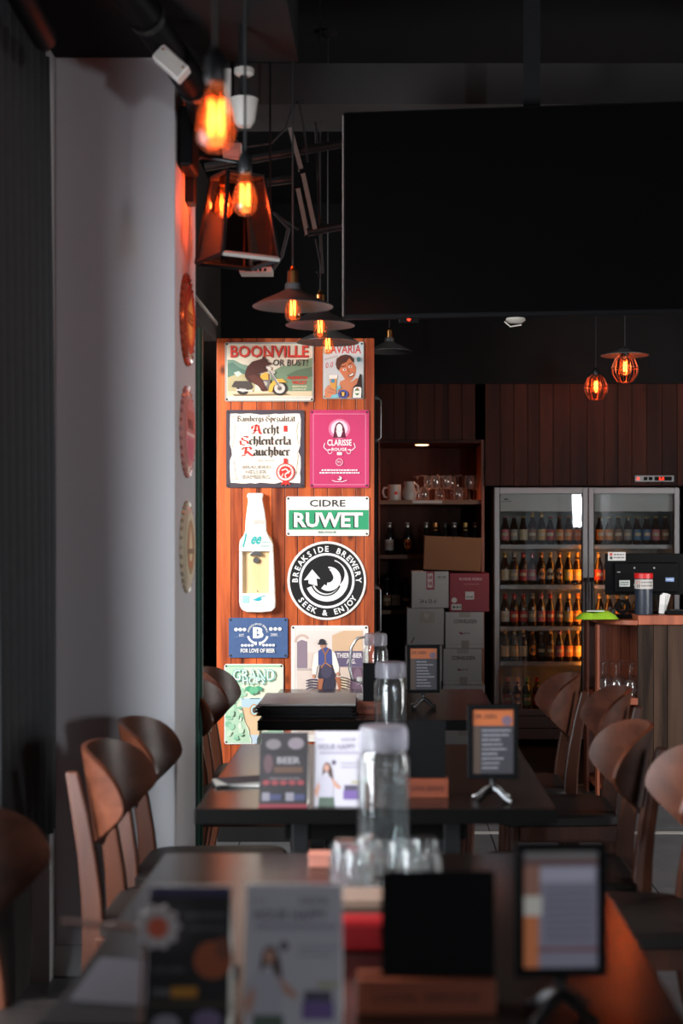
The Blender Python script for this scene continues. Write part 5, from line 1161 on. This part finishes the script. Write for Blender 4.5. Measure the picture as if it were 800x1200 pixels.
carton(518.5, 568, rv[3]+.2, rv[4], CY, M_cardw, 'white carton with black triangle mark, low in stack', 0, .34, lambda a: (a.poly([(.52,.08),(.66,.42),(.36,.42)], '#4a4644'), a.poly([(.52,.18),(.60,.38),(.43,.38)], '#b8aea4')), False)
carton(518.5, 568, rv[4]+.2, rv[5], CY, M_cardw, 'white carton on the floor beneath the triangle marked one', 0, .34)
ob = carton(496, 563, 629, 668.5, CY, M_card, 'brown open cardboard box tilted on top of the cartons', 2.2, .30, None, False)

# ------------------------------------------------------------------ bar counter
KY = 7.65
cx0, cx1 = PX(747, KY), 2.9; ctz = PZ(726, KY)
kr = root('bar_counter', (cx0, KY, 0), 'weathered wooden counter with open rounded shelf end', 'counter')
x = 0; ends = [.0, .085, .16, .25, .36, .45, .56, .68, .8, .95, 1.1, 1.25, 1.4, cx1-cx0]
for a_, b_ in zip(ends, ends[1:]):
    o = MB().box(-(b_-a_)/2+.0015, (b_-a_)/2-.0015, -.012, .012, -(ctz-.03)/2, (ctz-.03)/2).build('plank', M_weather, kr, bevel=.002, loc=((a_+b_)/2, .012+random.uniform(0, .003), (ctz-.03)/2+.001))
top_t = PZ(721, KY)
MB().prism([(0, -.02), (cx1-cx0, -.02), (cx1-cx0, .62), (0, .62)], ctz-.028, top_t, 'xy').build('counter_top', M_redwood, kr, bevel=.004)
xl = PX(700, KY+.1)-cx0
pts = [(-.0005, -.015)] + [(xl*math.sin(q), .30-.315*math.cos(q)) for q in [PI/2*i/8 for i in range(9)]][1:] + [(xl, .55), (-.0005, .55)]
for (z0, z1, nm) in ((ctz-.030, ctz-.004, 'end_top'), (PZ(826, KY), PZ(818, KY), 'end_shelf'), (.06, .085, 'end_shelf')): MB().prism(pts, z0, z1, 'xy').build(nm, M_redwood, kr, bevel=.003)
for i in range(8):
    w_ = (-xl)/4; MB().box(xl+i*w_+.001, xl+(i+1)*w_-.001, .552, .570, .0, ctz-.031).build('back_plank', M_redwood, kr)
MB().prism([(.02, 0), (.10, 0), (.10, ctz-.031), (.02, ctz-.031)], xl-.014, xl-.0005, 'yz').build('end_post', M_redwood, kr); o = MB().prism([(.42, 0), (.551, 0), (.551, ctz-.031), (.42, ctz-.031)], xl-.014, xl-.0005, 'yz').build('end_post', M_redwood, kr)
for i, (u, dy) in enumerate(((706, .16), (722, .09), (738, .06), (711, .27), (725.5, .27), (741, .27))):
    wine(0 if i != 1 else 0, PX(u, KY+dy), KY+dy, PZ(818, KY)+.0006, f'upside-down stem glass on counter shelf, {ords[i]} counted from the fridge side', True, 'stem glasses under the counter top')
# register monitor
mY = KY+.30; mz = top_t
mo = root('register_monitor', (PX(757, mY), mY, mz), 'black register monitor seen from behind on the counter', 'monitor')
mw0, mw1 = PX(709, mY)-PX(757, mY), PX(806, mY)-PX(757, mY); z0, z1 = PZ(697, mY)-mz, PZ(648.5, mY)-mz
box('panel', M_black, mo, mw0, mw1, 0, .018, z0, z1, .004); box('rear_bulge', M_black, mo, mw0+.05, mw1-.06, -.022, -.0002, z0+.012, z1-.05, .008)
box('stand_post', M_black, mo, -.025, .025, -.040, -.0222, .012, z0+.12, .004); box('stand_base', M_black, mo, -.10, .10, -.12, .06, .0005, .012, .004)
a = Art(1, conv=lambda X, Y, l_: (PX(660+X/5.714, mY)-PX(757, mY), -.0226-.0003*l_, PZ(640+Y/5.714, mY)-mz))
a.rect(370, 228, 440, 270, '#c4c8c4'); a.dashes(378, 432, 238, 8, '#5a625e', 3); a.dashes(378, 432, 252, 8, '#5a625e', 4); a.rect(678, 210, 735, 237, '#7a94c4'); a.dashes(685, 728, 220, 6, '#e0e6f0', 5); a.rect(355, 170, 376, 176, '#9a9a9a')
for sx, sy in ((470, 145), (602, 145), (470, 258)): a.ell(sx, sy, 7, 7, '#8a8a8a', 8)
a.mb.build('stickers', M_PRINT, mo, fix=False)
a = Art(1, conv=lambda X, Y, l_: (PX(660+X/5.714, mY)-PX(757, mY), -.0006-.0003*l_, PZ(640+Y/5.714, mY)-mz))
a.rect(298, 40, 416, 97, '#d4d0cc'); a.rect(308, 46, 328, 64, '#c8483a'); a.rect(310, 70, 328, 88, '#3a3636'); a.dashes(336, 408, 52, 9, '#6a6462', 6); a.dashes(336, 408, 72, 9, '#6a6462', 7); a.mb.build('stickers', M_PRINT, mo, fix=False)
# canister
cY = KY+.08
cn = root('straw_canister', (PX(754, cY), cY, top_t), 'navy canister with red lid and white label on counter', 'canister')
rC = 11/F*cY; hC = PZ(671.5, cY)-top_t
lathe_obj('body', [(0, .0005), (rC*.92, .0005), (rC*.95, .01), (rC*.95, hC-.03), (0, hC-.03)], M_navy, cn, 20); lathe_obj('lid', [(rC*.96, hC-.03), (rC, hC-.028), (rC, hC-.003), (rC*.94, hC), (0, hC)], M_redlid, cn, 20); MB().lathe([(rC*.97, hC-.085), (rC*.97, hC-.034)], 16, a0=-PI, a1=0).build('label', M_cardw, cn, smooth=True)
a = Art(1, conv=lambda X, Y, l_: (rC*(.972+.002*l_)*math.sin((X-.5)*2.2), -rC*(.972+.002*l_)*math.cos((X-.5)*2.2), hC-.036-.046*Y)); a.rect(.05, .1, .22, .45, '#c8483a'); a.rect(.07, .55, .22, .9, '#4a4442')
for i in range(5): a.rect(.3+i*.13, .2, .3+i*.13+.1, .38, '#7a7472'); a.rect(.3+i*.13, .6, .3+i*.13+.1, .78, '#7a7472')
a.mb.build('label_print', M_PRINT, cn, fix=False)
# tissue cup
tc_ = root('receipt_cup', (PX(775, cY), cY, top_t), 'clear cup stuffed with white paper slips on counter', 'cup')
lathe_obj('cup', [(0, .0005), (.022, .0005), (.030, .055), (.028, .055), (.021, .004), (0, .004)], M_glass2, tc_, 18)
for i in range(6): MB().box(-.014, .014, -.001, .001, .006, .105+.006*(i % 3)).build('paper_slip', M_paper, tc_, loc=(.002*i-.004, -.012+.0045*i, 0), rot=(0, R(4+3*i), R(8*i-20)))
# green packet
gp = root('snack_packet', (PX(699, KY+.06), KY+.06, ctz-.004), 'crumpled lime green and white packet lying on counter end', 'packet')
vs = []; nn, mm = 12, 6
for s_ in (1, 0):
    for i in range(nn+1):
        for j in range(mm+1):
            X, Y_ = -1+2*i/nn, -1+2*j/mm; t_ = max(0, (1-X*X)*(1-Y_*Y_))**.5
            vs.append((.115*X, .07*Y_+.01*X, .001+.004*(1-t_) + (t_*.045*(1+.25*math.sin(5*X+3*Y_)) if s_ else 0)))
N_ = (nn+1)*(mm+1); fs = [(o_*N_+i*(mm+1)+j, o_*N_+(i+1)*(mm+1)+j, o_*N_+(i+1)*(mm+1)+j+1, o_*N_+i*(mm+1)+j+1) for o_ in (0, 1) for i in range(nn) for j in range(mm)]
MB().add(vs, fs).build('bag', M_lime, gp, smooth=True); MB().prism([(-.06, -.03), (.03, -.045), (.05, .01), (-.04, .03)], .045, .050, 'xy').build('white_sheet', M_paper, gp, bevel=.002)
td = root('tape_dispenser', (PX(729, KY+.19), KY+.19, ctz-.0025), 'black tape dispenser behind the canister on counter', 'dispenser')
box('base', M_black, td, -.05, .05, -.02, .02, .0005, .02, .004); MB().lathe([(.022, -.012), (.040, -.012), (.040, .012), (.022, .012), (.022, -.012)], 22, (0, 0, .062), axis='y').build('tape_roll', M_black, td, smooth=True); box('cutter_arm', M_bmetal, td, -.062, -.04, -.014, .014, .02, .05, .003)
kb = root('card_reader', (PX(795, cY), cY, top_t), 'flat black card reader lying at picture edge on counter', 'reader')
box('case', M_black, kb, -.07, .07, -.03, .05, .0005, .022, .006); box('keypad', M_bmetal, kb, -.05, .02, -.02, .03, .0222, .026)
